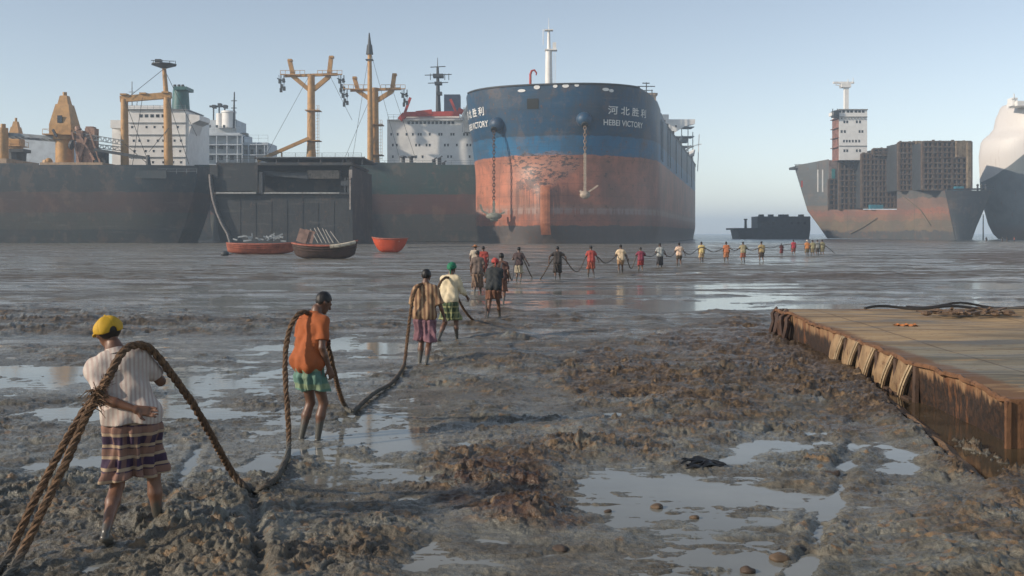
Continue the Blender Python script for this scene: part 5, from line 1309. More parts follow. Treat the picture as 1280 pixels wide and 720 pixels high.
class SDF:
    def __init__(s, lo, hi, h):
        s.h = h; s.lo = np.array(lo, float); s.n = np.ceil((np.array(hi)-s.lo)/h).astype(int)+1
        s.ax = [s.lo[k]+h*np.arange(s.n[k]) for k in range(3)]
        s.D = np.full(s.n, 1.0, np.float32)
    def _win(s, lo, hi, mg):
        a = np.clip(np.floor((np.array(lo)-mg-s.lo)/s.h).astype(int), 0, s.n); b = np.clip(np.ceil((np.array(hi)+mg-s.lo)/s.h).astype(int)+1, 0, s.n)
        sl = tuple(slice(a[k], b[k]) for k in range(3))
        X = np.meshgrid(*[s.ax[k][sl[k]] for k in range(3)], indexing='ij'); return sl, X
    def _smin(s, sl, d, k):
        o = s.D[sl]
        if k <= 0: s.D[sl] = np.minimum(o, d); return
        hh = np.clip(.5+.5*(o-d)/k, 0, 1); s.D[sl] = o*(1-hh)+d*hh - k*hh*(1-hh)
    def cap(s, a, b, ra, rb, k=.02):
        a = np.array(a, float); b = np.array(b, float); ra = max(ra, s.h*.62); rb = max(rb, s.h*.62); r = max(ra, rb)
        sl, X = s._win(np.minimum(a, b)-r, np.maximum(a, b)+r, k+3*s.h)
        if min(X[0].shape) == 0: return
        ba = b-a; L2 = max(ba@ba, 1e-9)
        t = np.clip(((X[0]-a[0])*ba[0]+(X[1]-a[1])*ba[1]+(X[2]-a[2])*ba[2])/L2, 0, 1)
        d = np.sqrt((X[0]-a[0]-t*ba[0])**2+(X[1]-a[1]-t*ba[1])**2+(X[2]-a[2]-t*ba[2])**2) - (ra+(rb-ra)*t)
        s._smin(sl, d, k)
    def ell(s, c, r, k=.02, rot=None):
        c = np.array(c, float); r = np.array(r, float); R_ = r.max()
        sl, X = s._win(c-R_, c+R_, k+3*s.h)
        if min(X[0].shape) == 0: return
        q = [X[i]-c[i] for i in range(3)]
        if rot is not None: q = [rot[0][i]*q[0]+rot[1][i]*q[1]+rot[2][i]*q[2] for i in range(3)]
        e = np.sqrt(sum((q[i]/r[i])**2 for i in range(3))); e2 = np.sqrt(sum((q[i]/r[i]**2)**2 for i in range(3)))+1e-9
        s._smin(sl, e*(e-1)/e2, k)
    def grid3(s): return np.meshgrid(*s.ax, indexing='ij')
    def mesh(s, name, m, parent, smooth_it=1):
        V, Q = surface_nets(s.D, s.lo, s.h)
        me = bpy.data.meshes.new(name); me.from_pydata(V.tolist(), [], Q.tolist()); me.update()
        me.polygons.foreach_set('use_smooth', [True]*len(me.polygons)); me.materials.append(m)
        o = bpy.data.objects.new(name, me); col.objects.link(o); o.parent = parent; return o

def rotm(yaw=0, pitch=0, roll=0):
    from mathutils import Euler
    return np.array(Euler((pitch, roll, yaw)).to_matrix())
def ik(a, c, l1, l2, hint):
    a = np.array(a, float); c = np.array(c, float); d = c-a; L = np.linalg.norm(d); L_ = min(L, (l1+l2)*.999); d /= L; c = a+d*L_
    x = (l1*l1-l2*l2+L_*L_)/(2*L_); hgt = math.sqrt(max(l1*l1-x*x, 1e-8)); h = np.array(hint, float); h -= d*(h@d); h /= np.linalg.norm(h)
    return a+d*x+h*hgt, c

def skin_mat(name, c, mud_z=.17):
    if name in _mats: return _mats[name]
    n = NT(name); p = n.obj(); z = n.sep(p)[2]; a = n.noise(p, 9, 5, .6)
    base = n.mix(n.ss(a, .35, .65), c, tuple(x*.72 for x in c))
    zz = n.math('ADD', z, n.math('MULTIPLY', n.math('SUBTRACT', a, .5), .30))
    base = n.mix(n.ss(zz, mud_z+.04, mud_z-.04), base, (.085, .080, .068))
    n.bump(n.noise(p, 60, 3, .6), .12, .003)
    _mats[name] = n.out(base, n.ss(zz, mud_z-.04, mud_z+.04, .3, .46)); return _mats[name]
def cloth(name, c, c2=None, kind='plain', s1=30., s2=16., c3=None, rough=.85):
    """woven cloth: plain, vertical stripes, or checks that follow the body round"""
    if name in _mats: return _mats[name]
    n = NT(name); p = n.obj(); s3 = n.sep(p); a = n.noise(p, 7, 5, .6)
    col_ = n.mix(n.ss(a, .35, .7), c, tuple(x*.72 for x in c))
    if kind != 'plain':
        an = n.math('ARCTAN2', s3[0], s3[1])
        w1_ = n.math('ADD', n.math('MULTIPLY', n.math('SINE', n.math('MULTIPLY', an, s2)), .5), .5)
        w2_ = n.math('ADD', n.math('MULTIPLY', n.math('SINE', n.math('MULTIPLY', s3[2], s1)), .5), .5)
        if kind == 'stripe':
            x1 = n.math('ADD', n.math('MULTIPLY', n.math('SINE', n.math('MULTIPLY', n.math('ADD', s3[0], n.math('MULTIPLY', s3[1], .4)), s1)), .5), .5)
            col_ = n.mix(n.ss(x1, .45, .62), col_, c2)
        else:
            col_ = n.mix(n.math('MULTIPLY', n.ss(w2_, .74, .88), .75), col_, c2); col_ = n.mix(n.math('MULTIPLY', n.ss(w1_, .74, .88), .5), col_, c2)
            if c3: 
                w4 = n.math('ADD', n.math('MULTIPLY', n.math('SINE', n.math('MULTIPLY_ADD', s3[2], s1*2.0, 1.3)), .5), .5)
                col_ = n.mix(n.math('MULTIPLY', n.ss(w4, .78, .88), .85), col_, c3)
    col_ = n.mix(n.math('MULTIPLY', n.ss(n.noise(p, 3, 6, .7), .58, .72), .35), col_, (.12, .105, .085))
    n.bump(n.math('ADD', n.math('MULTIPLY', n.noise(n.mapv(p, (1, 1, .35)), 16, 4, .6), 1.), n.math('MULTIPLY', n.noise(p, 120, 2, .5), .12)), .5, .012)
    _mats[name] = n.out(col_, rough); return _mats[name]
HAIR = flat('hair_black', (.012, .010, .009), .55, .4, 40)

def hand(S, wrist, fdir, pn, curl=.5, side=1, sc_=1.0):
    """palm, four unequal bent fingers and a thumb leaving the side of the palm. pn: palm normal, side: thumb side sign"""
    f = np.array(fdir, float); f /= np.linalg.norm(f); pnv = np.array(pn, float); pnv -= f*(pnv@f); pnv /= np.linalg.norm(pnv); w_ = np.cross(f, pnv)*side
    palm = .085*sc_
    for o in (-.026, -.009, .009, .026):
        S.cap(wrist+w_*o*.7*sc_, wrist+w_*o*sc_+f*palm, .014*sc_, .0125*sc_, .010)
    for i, (o, L) in enumerate(((-.029, .058), (-.0105, .072), (.0105, .078), (.029, .070))):
        b0 = wrist+w_*o*sc_+f*palm; a1 = curl*(.9+.1*i); d = f*math.cos(a1*.5)+pnv*math.sin(a1*.5)+w_*o*2.0*(1-curl); d /= np.linalg.norm(d); m1 = b0+d*L*.45*sc_
        d2 = f*math.cos(a1*1.1)+pnv*math.sin(a1*1.1)+w_*o*2.0*(1-curl); d2 /= np.linalg.norm(d2); m2 = m1+d2*L*.32*sc_
        d3 = f*math.cos(a1*1.7)+pnv*math.sin(a1*1.7); d3 /= np.linalg.norm(d3); m3 = m2+d3*L*.26*sc_
        S.cap(b0, m1, .0095*sc_, .0088*sc_, .003); S.cap(m1, m2, .0088*sc_, .0082*sc_, .003); S.cap(m2, m3, .0082*sc_, .007*sc_, .003)
    t0 = wrist+w_*.024*sc_+f*.022*sc_; t1 = t0+(w_*.75+f*.65+pnv*.25)*.040*sc_; t2 = t1+(w_*.35+f*.9+pnv*.35)*.030*sc_
    S.cap(t0, t1, .013*sc_, .0105*sc_, .006); S.cap(t1, t2, .0105*sc_, .008*sc_, .003)

def person(label, pos, yaw, h=.012, lean=.10, twist=0., footL=(0, 0), footR=(0, 0), heelL=0., heelR=0., armL=None, armR=None, head=(0, 0, 0),
           skin=(.12, .062, .038), shirt=None, lungi=None, hem=.52, shirt_hem=.86, sleeve=.6, hat=None, hair=True, collar=False, scale=1.0, drop=0.0, side=0., extra=None, mud_z=.17, bare=False, handcurl=(.5, .5), handdir=(None, None), palm=(None, None), waistband=None, bend=0.):
    root = empty('person', (pos[0], pos[1], pos[2]-.025), yaw, label, 'person', 'men hauling the rope')
    root.scale = (scale,)*3
    pel = np.array((0, 0, .90-drop)); T = rotm(twist, -lean, side)
    def tor(x, y, z): return pel + T@np.array((x, y + bend*max(0, z-.2)**2, z))
    hipL, hipR = pel+(-.085, 0, -.03), pel+(.085, 0, -.03)
    shL, shR = tor(-.165, 0, .465), tor(.165, 0, .465)
    neck0, neck1 = tor(0, -.005, .50), tor(0, .012, .585)
    Hm = rotm(twist*.5+head[0], -lean*.6-head[1], head[2]); hc = neck1+Hm@np.array((0, .022, .105))
    def hd(x, y, z): return hc+Hm@np.array((x, y, z))
    ankL = np.array((-.10+footL[0], footL[1], .07+heelL)); ankR = np.array((.10+footR[0], footR[1], .07+heelR))
    kL, ankL = ik(hipL, ankL, .425, .405, (0, 1, .1)); kR, ankR = ik(hipR, ankR, .425, .405, (0, 1, .1))
    aL = armL or dict(hand=(-.22, .02, .0+.0), hint=(-.6, -1, 0)); aR = armR or dict(hand=(.22, .02, .0), hint=(.6, -1, 0))
    wL, wR = tor(*aL['hand']), tor(*aR['hand'])
    eL, wL = ik(shL, wL, .285, .245, T@np.array(aL['hint'], float)); eR, wR = ik(shR, wR, .285, .245, T@np.array(aR['hint'], float))
    allp = np.array([ankL, ankR, kL, kR, eL, eR, wL, wR, hc, shL, shR]); lo = allp.min(0)-.22; hi = allp.max(0)+.22; lo[2] = -.06
    S = SDF(lo, hi, h)
    # torso
    def band(z, hw, r, y=0., k=.05): S.cap(tor(-hw, y, z), tor(hw, y, z), r, r, k)
    S.cap(hipL+(.02, -.02, .05), hipR+(-.02, -.02, .05), .095, .095, .04)
    for x in (-.055, .055): S.cap(tor(x, -.005, .05), tor(x*1.15, 0, .20), .088, .082, .05); S.cap(tor(x*1.15, 0, .20), tor(x*1.45, .0, .38), .082, .092, .05)
    S.cap(shL+(.045, 0, .0), shR+(-.045, 0, .0), .058, .058, .05); S.cap(tor(-.07, -.01, .44), tor(.07, -.01, .44), .075, .075, .05)
    S.cap(neck0, neck1+(0, 0, .02), .052, .048, .03); S.cap(tor(-.09, 0, .50), neck1, .03, .035, .04); S.cap(tor(.09, 0, .50), neck1, .03, .035, .04)
    # head
    S.ell(hd(0, -.006, .022), (.074, .093, .090), .02, Hm.T); S.ell(hd(0, .030, -.045), (.055, .062, .062), .03, Hm.T)
    S.cap(hd(0, .088, .012), hd(0, .108, -.022), .009, .014, .010); S.cap(hd(-.03, .078, .024), hd(.03, .078, .024), .013, .013, .012)
    S.cap(hd(-.018, .088, -.052), hd(.018, .088, -.052), .008, .008, .008); S.cap(hd(-.012, .075, -.090), hd(.012, .075, -.090), .018, .018, .015)
    for sx in (-1, 1): S.ell(hd(sx*.078, -.008, .0), (.010, .020, .032), .006, Hm.T)
    # arms
    for sh, e, w_ in ((shL, eL, wL), (shR, eR, wR)):
        S.cap(sh, sh+(e-sh)*.5, .052, .043, .03); S.cap(sh+(e-sh)*.5, e, .043, .034, .02); S.cap(e, e+(w_-e)*.35, .036, .036, .02); S.cap(e+(w_-e)*.35, w_, .036, .023, .015)
    for i, (e, w_, sd_) in enumerate(((eL, wL, 1), (eR, wR, -1))):
        fd = handdir[i] if handdir[i] is not None else (w_-e); pn_ = palm[i] if palm[i] is not None else (T@np.array((-sd_*-1.0 if i == 0 else -1.0, .15, 0)))
        hand(S, w_, fd, pn_, handcurl[i], sd_, 1.0)
    # legs
    for hp, k_, an, heel in ((hipL, kL, ankL, heelL), (hipR, kR, ankR, heelR)):
        S.cap(hp, k_, .082, .050, .04); S.cap(k_, k_+(an-k_)*.35+(0, -.012, 0), .048, .052, .02); S.cap(k_+(an-k_)*.35+(0, -.012, 0), an, .050, .030, .02)
        toe = an+(.0, .16, -.055-heel*.75); S.cap(an+(0, -.035, -.035), an+(0, .05, -.035-heel*.25), .032, .034, .02); S.cap(an+(0, .05, -.035-heel*.25), toe, .033, .022, .02)
        for q in (-.028, -.012, .003, .018): S.cap(toe+(q, -.01, 0), toe+(q, .035, -.004), .011, .009, .005)
    body = S.mesh('body', skin, root)
    # garments
    fold = rs.rand()*6
    if lungi:
        L = SDF(lo, hi, h)
        L.cap(hipL+(.03, -.01, .10), hipR+(-.03, -.01, .10), .105, .105, .05)
        L.cap(hipL+(.03, -.01, .0), hipR+(-.03, -.01, .0), .122, .122, .10)
        for hp, k_, sx in ((hipL, kL, -1), (hipR, kR, 1)): L.cap(hp, k_+(0, 0, -.10), .098, .088, .10)
        mid = (kL+kR)/2; L.cap((hipL+hipR)/2, mid, .10, .10, .10); L.cap(kL+(0, 0, .02), kR+(0, 0, .02), .088, .088, .08); L.cap(kL+(0, 0, -.12), kR+(0, 0, -.12), .085, .085, .08)
        X, Y_, Z = L.grid3(); ang = np.arctan2(X-mid[0]*.5, Y_-mid[1]*.5); dn = np.clip((pel[2]+.05-Z)/.45, 0, 1)
        L.D += (.007+.016*dn)*(np.sin(ang*9+fold+2*np.sin(Z*5))+.5*np.sin(ang*17+fold*2+Z*6)) + .004*np.sin(Z*60+ang*3)*dn - .012*dn
        L.D = np.maximum(L.D, (hem+.015*np.sin(ang*3+fold)-.03*(Y_ > 0)*0)-Z); L.D = np.maximum(L.D, Z-(pel[2]+.115+.01*np.sin(ang*2)))
        if shirt: L.D += .030*sstep(shirt_hem-drop-.03, shirt_hem-drop+.03, Z)
        o = L.mesh('lungi', lungi, root)
        if waistband:
            W = SDF(lo, hi, h); W.cap(hipL+(.03, -.005, .10), hipR+(-.03, -.005, .10), .128, .128, .05); X, Y_, Z = W.grid3(); W.D += .004*np.sin(np.arctan2(X, Y_)*11); W.D = np.maximum(W.D, np.abs(Z-(pel[2]+.075-.02*np.sin(np.arctan2(X, Y_))))-.028); W.mesh('waist_roll', waistband, o)
    if shirt:
        B = SDF(lo, hi, h); g_ = .022
        B.cap(hipL+(.02, -.015, .08), hipR+(-.02, -.015, .08), .136, .136, .05)
        for x in (-.055, .055): B.cap(tor(x, -.005, .03), tor(x*1.2, 0, .20), .118, .112, .05); B.cap(tor(x*1.2, 0, .20), tor(x*1.5, .0, .38), .112, .110, .05)
        B.cap(shL+(.04, 0, .0), shR+(-.04, 0, .0), .078, .078, .05); B.cap(tor(-.07, -.01, .44), tor(.07, -.01, .44), .096, .096, .05); B.cap(tor(-.07, 0, .51), tor(.07, 0, .51), .045, .045, .05)
        Dt = B.D.copy(); B.D[:] = 1.
        for sh, e, w_ in ((shL, eL, wL), (shR, eR, wR)):
            if sleeve <= 1: end = sh+(e-sh)*sleeve; B.cap(sh, end, .072, .066, .03)
            else: B.cap(sh, e, .072, .054, .03); end = e+(w_-e)*(sleeve-1); B.cap(e, end, .054, .044, .03)
        hh = np.clip(.5+.5*(B.D-Dt)/.03, 0, 1); arms = B.D; B.D = arms*(1-hh)+Dt*hh-.03*hh*(1-hh)
        X, Y_, Z = B.grid3(); ang = np.arctan2(X, Y_)
        low = np.clip((1.22-drop-Z)/.35, 0, 1)
        B.D += .005*np.sin(X*38+Z*22+fold)*np.cos(Y_*30+Z*13) + .007*np.sin(Z*31+X*14*np.sign(X)+fold*2)*np.cos(X*17+Y_*11) + (.010*low)*np.sin(ang*7+Z*8+fold) - .020*low
        # hems: cut the sleeves square and the tail level; keep what is near an arm separate from the tail cut
        for sh, e, w_ in ((shL, eL, wL), (shR, eR, wR)):
            if sleeve <= 1: q = sh+(e-sh)*sleeve; d_ = (e-sh)/np.linalg.norm(e-sh)
            else: q = e+(w_-e)*(sleeve-1); d_ = (w_-e)/np.linalg.norm(w_-e)
            near = ((X-q[0])**2+(Y_-q[1])**2+(Z-q[2])**2 < .13**2)
            pl = (X-q[0])*d_[0]+(Y_-q[1])*d_[1]+(Z-q[2])*d_[2]
            B.D = np.where(near & (Dt > .004), np.maximum(B.D, pl), B.D)
        body_side = (Dt < .05)
        B.D = np.where(body_side, np.maximum(B.D, shirt_hem-drop+.012*np.sin(ang*3+fold)-Z), B.D)
        nz = T@np.array((0, .25, 1.)); nz /= np.linalg.norm(nz); nq = neck0+nz*.055
        B.D = np.where((X-neck0[0])**2+(Y_-neck0[1])**2 < .11**2, np.maximum(B.D, (X-nq[0])*nz[0]+(Y_-nq[1])*nz[1]+(Z-nq[2])*nz[2]), B.D)
        so_ = B.mesh('shirt', shirt, root)
        if collar:
            b = MB(); ring = []
            for t in np.linspace(.35, 2*math.pi-.35, 20):
                d = T@np.array((math.sin(t)*.066, math.cos(t)*.062, 0)); ring.append([neck0+d*1.20+(0, 0, .032), neck0+d*1.02+nz*.075, neck0+d*.92+nz*.07, neck0+d*.95+(0, 0, .03)])
            b.grid(np.array(ring)); me_o = b.build('collar', shirt, None, True); me_o.parent = so_
    # hair and headgear
    rgt = Hm@np.array((1., 0, 0)); fwd = Hm@np.array((0, 1., 0)); up_ = Hm@np.array((0, 0, 1.))
    if hair:
        A = SDF(hc-.16, hc+.16, min(h*.8, .010)); A.ell(hd(0, -.012, .030), (.082, .098, .094), .01, Hm.T); X, Y_, Z = A.grid3()
        y_ = (X-hc[0])*fwd[0]+(Y_-hc[1])*fwd[1]+(Z-hc[2])*fwd[2]; z_ = (X-hc[0])*up_[0]+(Y_-hc[1])*up_[1]+(Z-hc[2])*up_[2]; x_ = (X-hc[0])*rgt[0]+(Y_-hc[1])*rgt[1]+(Z-hc[2])*rgt[2]
        A.D += .0018*np.sin(x_*110+fold)*np.sin(z_*60+y_*80)
        A.D = np.maximum(A.D, np.minimum((y_-.035), .060-z_)); A.D = np.maximum(A.D, -(z_+.055)-(.02*(y_ < 0)))
        A.D = np.maximum(A.D, np.where((y_ > -.03), .012-z_ + 0*(x_), A.D))
        A.mesh('hair', HAIR, root)
    if hat:
        kind_, hm_ = hat
        A = SDF(hc-.22, hc+.22, min(h*.75, .009)); A.ell(hd(0, -.010, .032), (.093, .111, .099), .01, Hm.T); X, Y_, Z = A.grid3()
        y_ = (X-hc[0])*fwd[0]+(Y_-hc[1])*fwd[1]+(Z-hc[2])*fwd[2]; z_ = (X-hc[0])*up_[0]+(Y_-hc[1])*up_[1]+(Z-hc[2])*up_[2]; x_ = (X-hc[0])*rgt[0]+(Y_-hc[1])*rgt[1]+(Z-hc[2])*rgt[2]
        if kind_ == 'cap':
            A.D = np.maximum(A.D, .012+.25*np.clip(y_, -.06, .1)-z_); 
            th_ = np.arctan2(x_, y_+.01); A.D += .0022*(np.abs(np.sin(th_*3)) < .09)*(z_ < .12) - .003*np.sin(z_*50+fold)*np.sin(th_*4+1)
            bt = np.sqrt(x_**2+(y_+.010)**2+(z_-.133)**2)-.009; A.D = np.minimum(A.D, bt)
            hole = np.sqrt((x_/.030)**2+((z_-.002)/.034)**2)-1; A.D = np.where(y_ < -.05, np.maximum(A.D, -hole*.03), A.D)
            pk = np.sqrt((x_/.085)**2+((y_-.075)/.105)**2)-1; bm_ = np.maximum(pk*.09, np.abs(z_-.034+.9*np.clip(y_-.08, 0, 1)**1.0*.35+x_*x_*2.2)-.006); bm_ = np.where(y_ > .05, bm_, 1); A.D = np.minimum(A.D, bm_)
        elif kind_ == 'wrap':
            A.D += .006*np.sin(z_*110+x_*35+fold) ; A.D -= .006; A.D = np.maximum(A.D, .012-z_-.35*np.clip(-y_, 0, 1))
            kn = np.sqrt((x_-.02)**2+(y_+.115)**2+(z_-.0)**2)-.030; A.D = np.minimum(A.D, kn); tl_ = np.sqrt((x_-.03)**2+(y_+.12)**2+np.maximum(0, np.abs(z_+.06)-.05)**2)-.016; A.D = np.minimum(A.D, tl_)
        elif kind_ == 'brim':
            A.D = np.maximum(A.D, .02-z_); bm_ = np.maximum(np.sqrt(x_**2+y_**2)-.17, np.abs(z_-.03)-.007); A.D = np.minimum(A.D, bm_)
        A.mesh({'cap': 'cap', 'wrap': 'head_wrap', 'brim': 'hat'}[kind_], hm_, root)
    root['_shL'] = tuple(shL); root['_shR'] = tuple(shR)
    c_, s_ = math.cos(yaw), math.sin(yaw)
    def W(q): q = np.array(q)*scale; return np.array((pos[0]+c_*q[0]-s_*q[1], pos[1]+s_*q[0]+c_*q[1], pos[2]+q[2]))
    info = dict(shL=W(shL), shR=W(shR), wL=W(wL), wR=W(wR), eL=W(eL), eR=W(eR), head=W(hc), neck=W(neck0), root=root)
    del root['_shL']; del root['_shR']
    if extra: extra(root, info)
    return info

SK = skin_mat('skin_brown', (.20, .098, .058), .24); SK2 = skin_mat('skin_dark', (.15, .075, .046), .27); SK3 = skin_mat('skin_muddy', (.15, .08, .052), .30)
# man 1: yellow cap, pale striped shirt, checked lungi; left arm folded behind his back
Y1 = 7.42
W1 = P(165, 680, Y1)
def neck_tag(root, info): pass
m1 = person('man in yellow cap and pale striped shirt, rope over his shoulder', (W1[0]+.0, Y1, -.03), R(8), .0075, lean=.12, twist=R(8), side=-.24,
    footL=(.02, -.42), heelL=.14, footR=(.06, .16), heelR=.0,
    armL=dict(hand=(.07, -.185, .085), hint=(-1.2, -.35, -.2)), armR=dict(hand=(.15, .13, .46), hint=(.45, .1, -1)),
    head=(R(34), .16, -.16), skin=SK, shirt=cloth('shirt_pale', (.56, .49, .43), (.42, .33, .29), 'stripe', 190.), lungi=cloth('lungi_check', (.050, .026, .060), (.27, .15, .10), 'check', 38., 12., (.42, .31, .20)),
    hem=.50, shirt_hem=.905, sleeve=.78, hat=('cap', flat('cap_yellow', (.56, .33, .015), .7, .15, 20)), collar=True, handcurl=(.35, 1.5), handdir=((.9, .1, -.18), (-.8, .2, .35)), palm=((-.1, -1, .25), (0, -.3, -1)), waistband=cloth('lungi_roll', (.10, .055, .07), (.40, .26, .14), 'check', 60., 12.))
# man 2: orange shirt, short green lungi
W2 = P(386, 550, 10.85)
m2 = person('man in plain orange shirt and short green lungi, head bowed', (W2[0], 10.85, -.04), R(-42), .010, lean=.10, twist=0,
    footL=(.0, -.03), footR=(-.01, .05), armL=dict(hand=(-.13, .22, .22), hint=(-.5, -.4, -1)), armR=dict(hand=(.23, .10, -.03), hint=(.3, -1, -.1)),
    head=(R(-14), .50, 0), skin=SK2, shirt=cloth('shirt_orange', (.36, .095, .025), None), lungi=cloth('lungi_green', (.12, .235, .19), (.22, .27, .15), 'check', 31., 3.), hem=.61, shirt_hem=.785, sleeve=.72, collar=True, handcurl=(1.2, .7), bend=.25)
W3 = P(531, 457, 17.1)
m3 = person('man in a brown striped shirt and mauve lungi, striding with rope over his shoulder', (W3[0], 17.1, -.04), R(-12), .013, lean=.08, footL=(0, .02), footR=(.06, -.42), heelR=.10,
    armL=dict(hand=(-.10, .22, .25), hint=(-.6, -.4, -1)), armR=dict(hand=(.32, .10, -.02), hint=(.4, -1, -.2)), skin=SK2, shirt=cloth('shirt_striped', (.17, .09, .05), (.36, .23, .13), 'stripe', 85.),
    lungi=cloth('lungi_mauve', (.21, .105, .125), None), hem=.48, shirt_hem=.84, sleeve=1.0, head=(0, .1, 0), collar=True, handcurl=(1.2, .7))
W4 = P(561, 427, 20.9)
m4 = person('man in a green head wrap, cream shirt and green checked lungi', (W4[0], 20.9, -.04), R(-25), .014, lean=.16, footL=(0, -.25), heelL=.06, footR=(0, .18),
    armL=dict(hand=(-.12, .2, .3), hint=(-.6, -.4, -1)), armR=dict(hand=(.25, .35, .12), hint=(.4, -1, -.5)), skin=SK2, shirt=cloth('shirt_cream', (.66, .56, .38), None),
    lungi=cloth('lungi_dark_green', (.055, .09, .045), (.30, .30, .14), 'check', 50., 9.), hem=.50, shirt_hem=.88, sleeve=1.45, hat=('wrap', flat('wrap_green', (.015, .18, .09), .75, .25, 20)), handcurl=(1.2, .7))
FAR = [  # px of feet, py feet, yaw, label, shirt colour, lungi colour, hem, stride, arm pose, hat
 (617, 400, -8, 'man in black shirt with red head cloth, bending forward over the rope', (.030, .034, .036), (.16, .07, .04), .62, .30, 'fwd', ('wrap', (.42, .06, .05)), .32),
 (626, 381, -10, 'man in a dark brown shirt, just beyond the black shirted man', (.10, .05, .04), (.17, .08, .05), .50, .2, 'down', None, .1),
 (597, 369, 5, 'man in a brown lungi and grey vest, left in the cluster before the ship', (.16, .12, .10), (.20, .13, .09), .35, .2, 'down', None, .08),
 (604, 350, 0, 'man in a red shirt standing between the clustered haulers', (.36, .06, .045), (.28, .06, .045), .45, .1, 'down', None, .05),
 (594, 348, 0, 'man in a tan brimmed hat and pale shirt at the left of the cluster', (.50, .42, .32), (.28, .2, .14), .45, .1, 'down', ('brim', (.40, .17, .07)), .05),
 (648, 353, -15, 'man in a dark shirt and pale checked lungi, trailing a slanting rope', (.07, .045, .045), (.42, .36, .26), .50, .1, 'out', None, .1),
 (697, 350, 0, 'man dressed all in dark brown with arms spread to the rope', (.045, .036, .032), (.05, .04, .034), .42, .15, 'spread', None, .08),
 (739, 347, 8, 'man in a bright red shirt and short red lungi, below the ship stem', (.42, .07, .055), (.40, .10, .06), .52, .2, 'out', None, .08),
 (776, 343, 0, 'man in a cream vest and tan lungi, between the red and maroon men', (.68, .52, .34), (.36, .22, .12), .62, .15, 'out', None, .05),
 (801, 341, 5, 'man in a maroon shirt and red lungi, small and stocky', (.24, .04, .07), (.36, .05, .045), .55, .1, 'elbows', None, .05),
 (825, 336, 0, 'man in a grey shirt and dark trousers in the row', (.36, .37, .35), (.05, .05, .055), .30, .1, 'out', None, .05),
 (849, 334, 0, 'man in a pale cream shirt, nearest the right foot of the big ship', (.72, .52, .38), (.10, .08, .06), .62, .12, 'out', None, .05),
 (877, 329, 0, 'man in a long yellow shirt, first to the right of the big ship', (.62, .48, .20), (.5, .36, .2), .5, .1, 'down', None, .05),
 (908, 329, 0, 'man in an orange shirt in front of the dark barge', (.50, .17, .07), (.48, .2, .1), .5, .08, 'down', None, .05),
 (929, 329, 0, 'man in a black and yellow banded shirt with rust lungi', (.40, .34, .20), (.36, .13, .08), .5, .08, 'elbows', None, .05),
 (952, 328, 0, 'man in a mustard shirt and dark lungi under the barge deckhouse', (.36, .27, .13), (.08, .06, .05), .5, .1, 'down', None, .05),
 (977, 320, 10, 'thin man in dark maroon pulling with an outstretched arm', (.10, .035, .04), (.20, .05, .05), .45, .08, 'out', None, .1),
 (992, 320, 0, 'man in a crimson shirt left of the far cluster', (.40, .04, .06), (.30, .1, .08), .5, .1, 'down', None, .05),
 (1009, 321, 0, 'man in an orange shirt and white cap, leftmost in the far cluster', (.55, .22, .07), (.2, .16, .1), .5, .1, 'down', ('wrap', (.6, .55, .48)), .05),
 (1016, 321, 0, 'man in a khaki shirt, second in the far cluster', (.30, .27, .15), (.3, .24, .14), .5, .1, 'down', None, .05),
 (1022, 320, 0, 'man in a grey shirt, third in the far cluster', (.25, .26, .24), (.08, .07, .06), .5, .1, 'down', None, .05),
 (1028, 320, 0, 'man in an olive shirt, rightmost in the far cluster', (.26, .24, .14), (.3, .26, .16), .5, .1, 'down', None, .05)]
far = []
ARMS = {'down': (dict(hand=(-.24, .05, -.02), hint=(-.5, -1, 0)), dict(hand=(.24, .05, -.02), hint=(.5, -1, 0))),
        'out': (dict(hand=(-.14, .18, .3), hint=(-.8, -.4, -1)), dict(hand=(.42, .18, .05), hint=(.5, -1, -.4))),
        'fwd': (dict(hand=(-.12, .3, .15), hint=(-.8, -.4, -1)), dict(hand=(.14, .35, .0), hint=(.6, -1, -.3))),
        'spread': (dict(hand=(-.42, .05, .08), hint=(-.5, -.6, .5)), dict(hand=(.45, .1, .08), hint=(.5, -.6, .5))),
        'elbows': (dict(hand=(-.14, .18, .26), hint=(-1, -.3, -.4)), dict(hand=(.14, .18, .26), hint=(1, -.3, -.4)))}
for i, (px, py, yw, lab, sc1, sc2, hem, st, arm, hat, ln) in enumerate(FAR):
    q = G(px, py); Y = q[1]; hgt = {4: 1.03, 9: .90, 16: .78, 3: 1.0}.get(i, 1.0)
    hv = min(.032, max(.015, .0006*Y)); sx = 1 if i % 2 else -1
    a = ARMS[arm]
    far.append(person(lab, (q[0], Y, -.04), R(yw), hv, lean=ln, footL=(-.02, sx*st), footR=(.02, -sx*st), heelL=.05 if sx < 0 else 0, heelR=.05 if sx > 0 else 0, armL=a[0], armR=a[1], skin=SK3 if i % 3 else SK2,
        shirt=cloth('shirt_far_%d' % i, sc1, (.05, .045, .04), 'check' if i == 14 else 'plain', 60., 0.), lungi=cloth('lungi_far_%d' % i, sc2), hem=hem, shirt_hem=.84, sleeve=.7, scale=hgt,
        hat=(hat[0], flat('hat_far_%d' % i, hat[1], .8)) if hat else None, head=(0, .1, 0)))
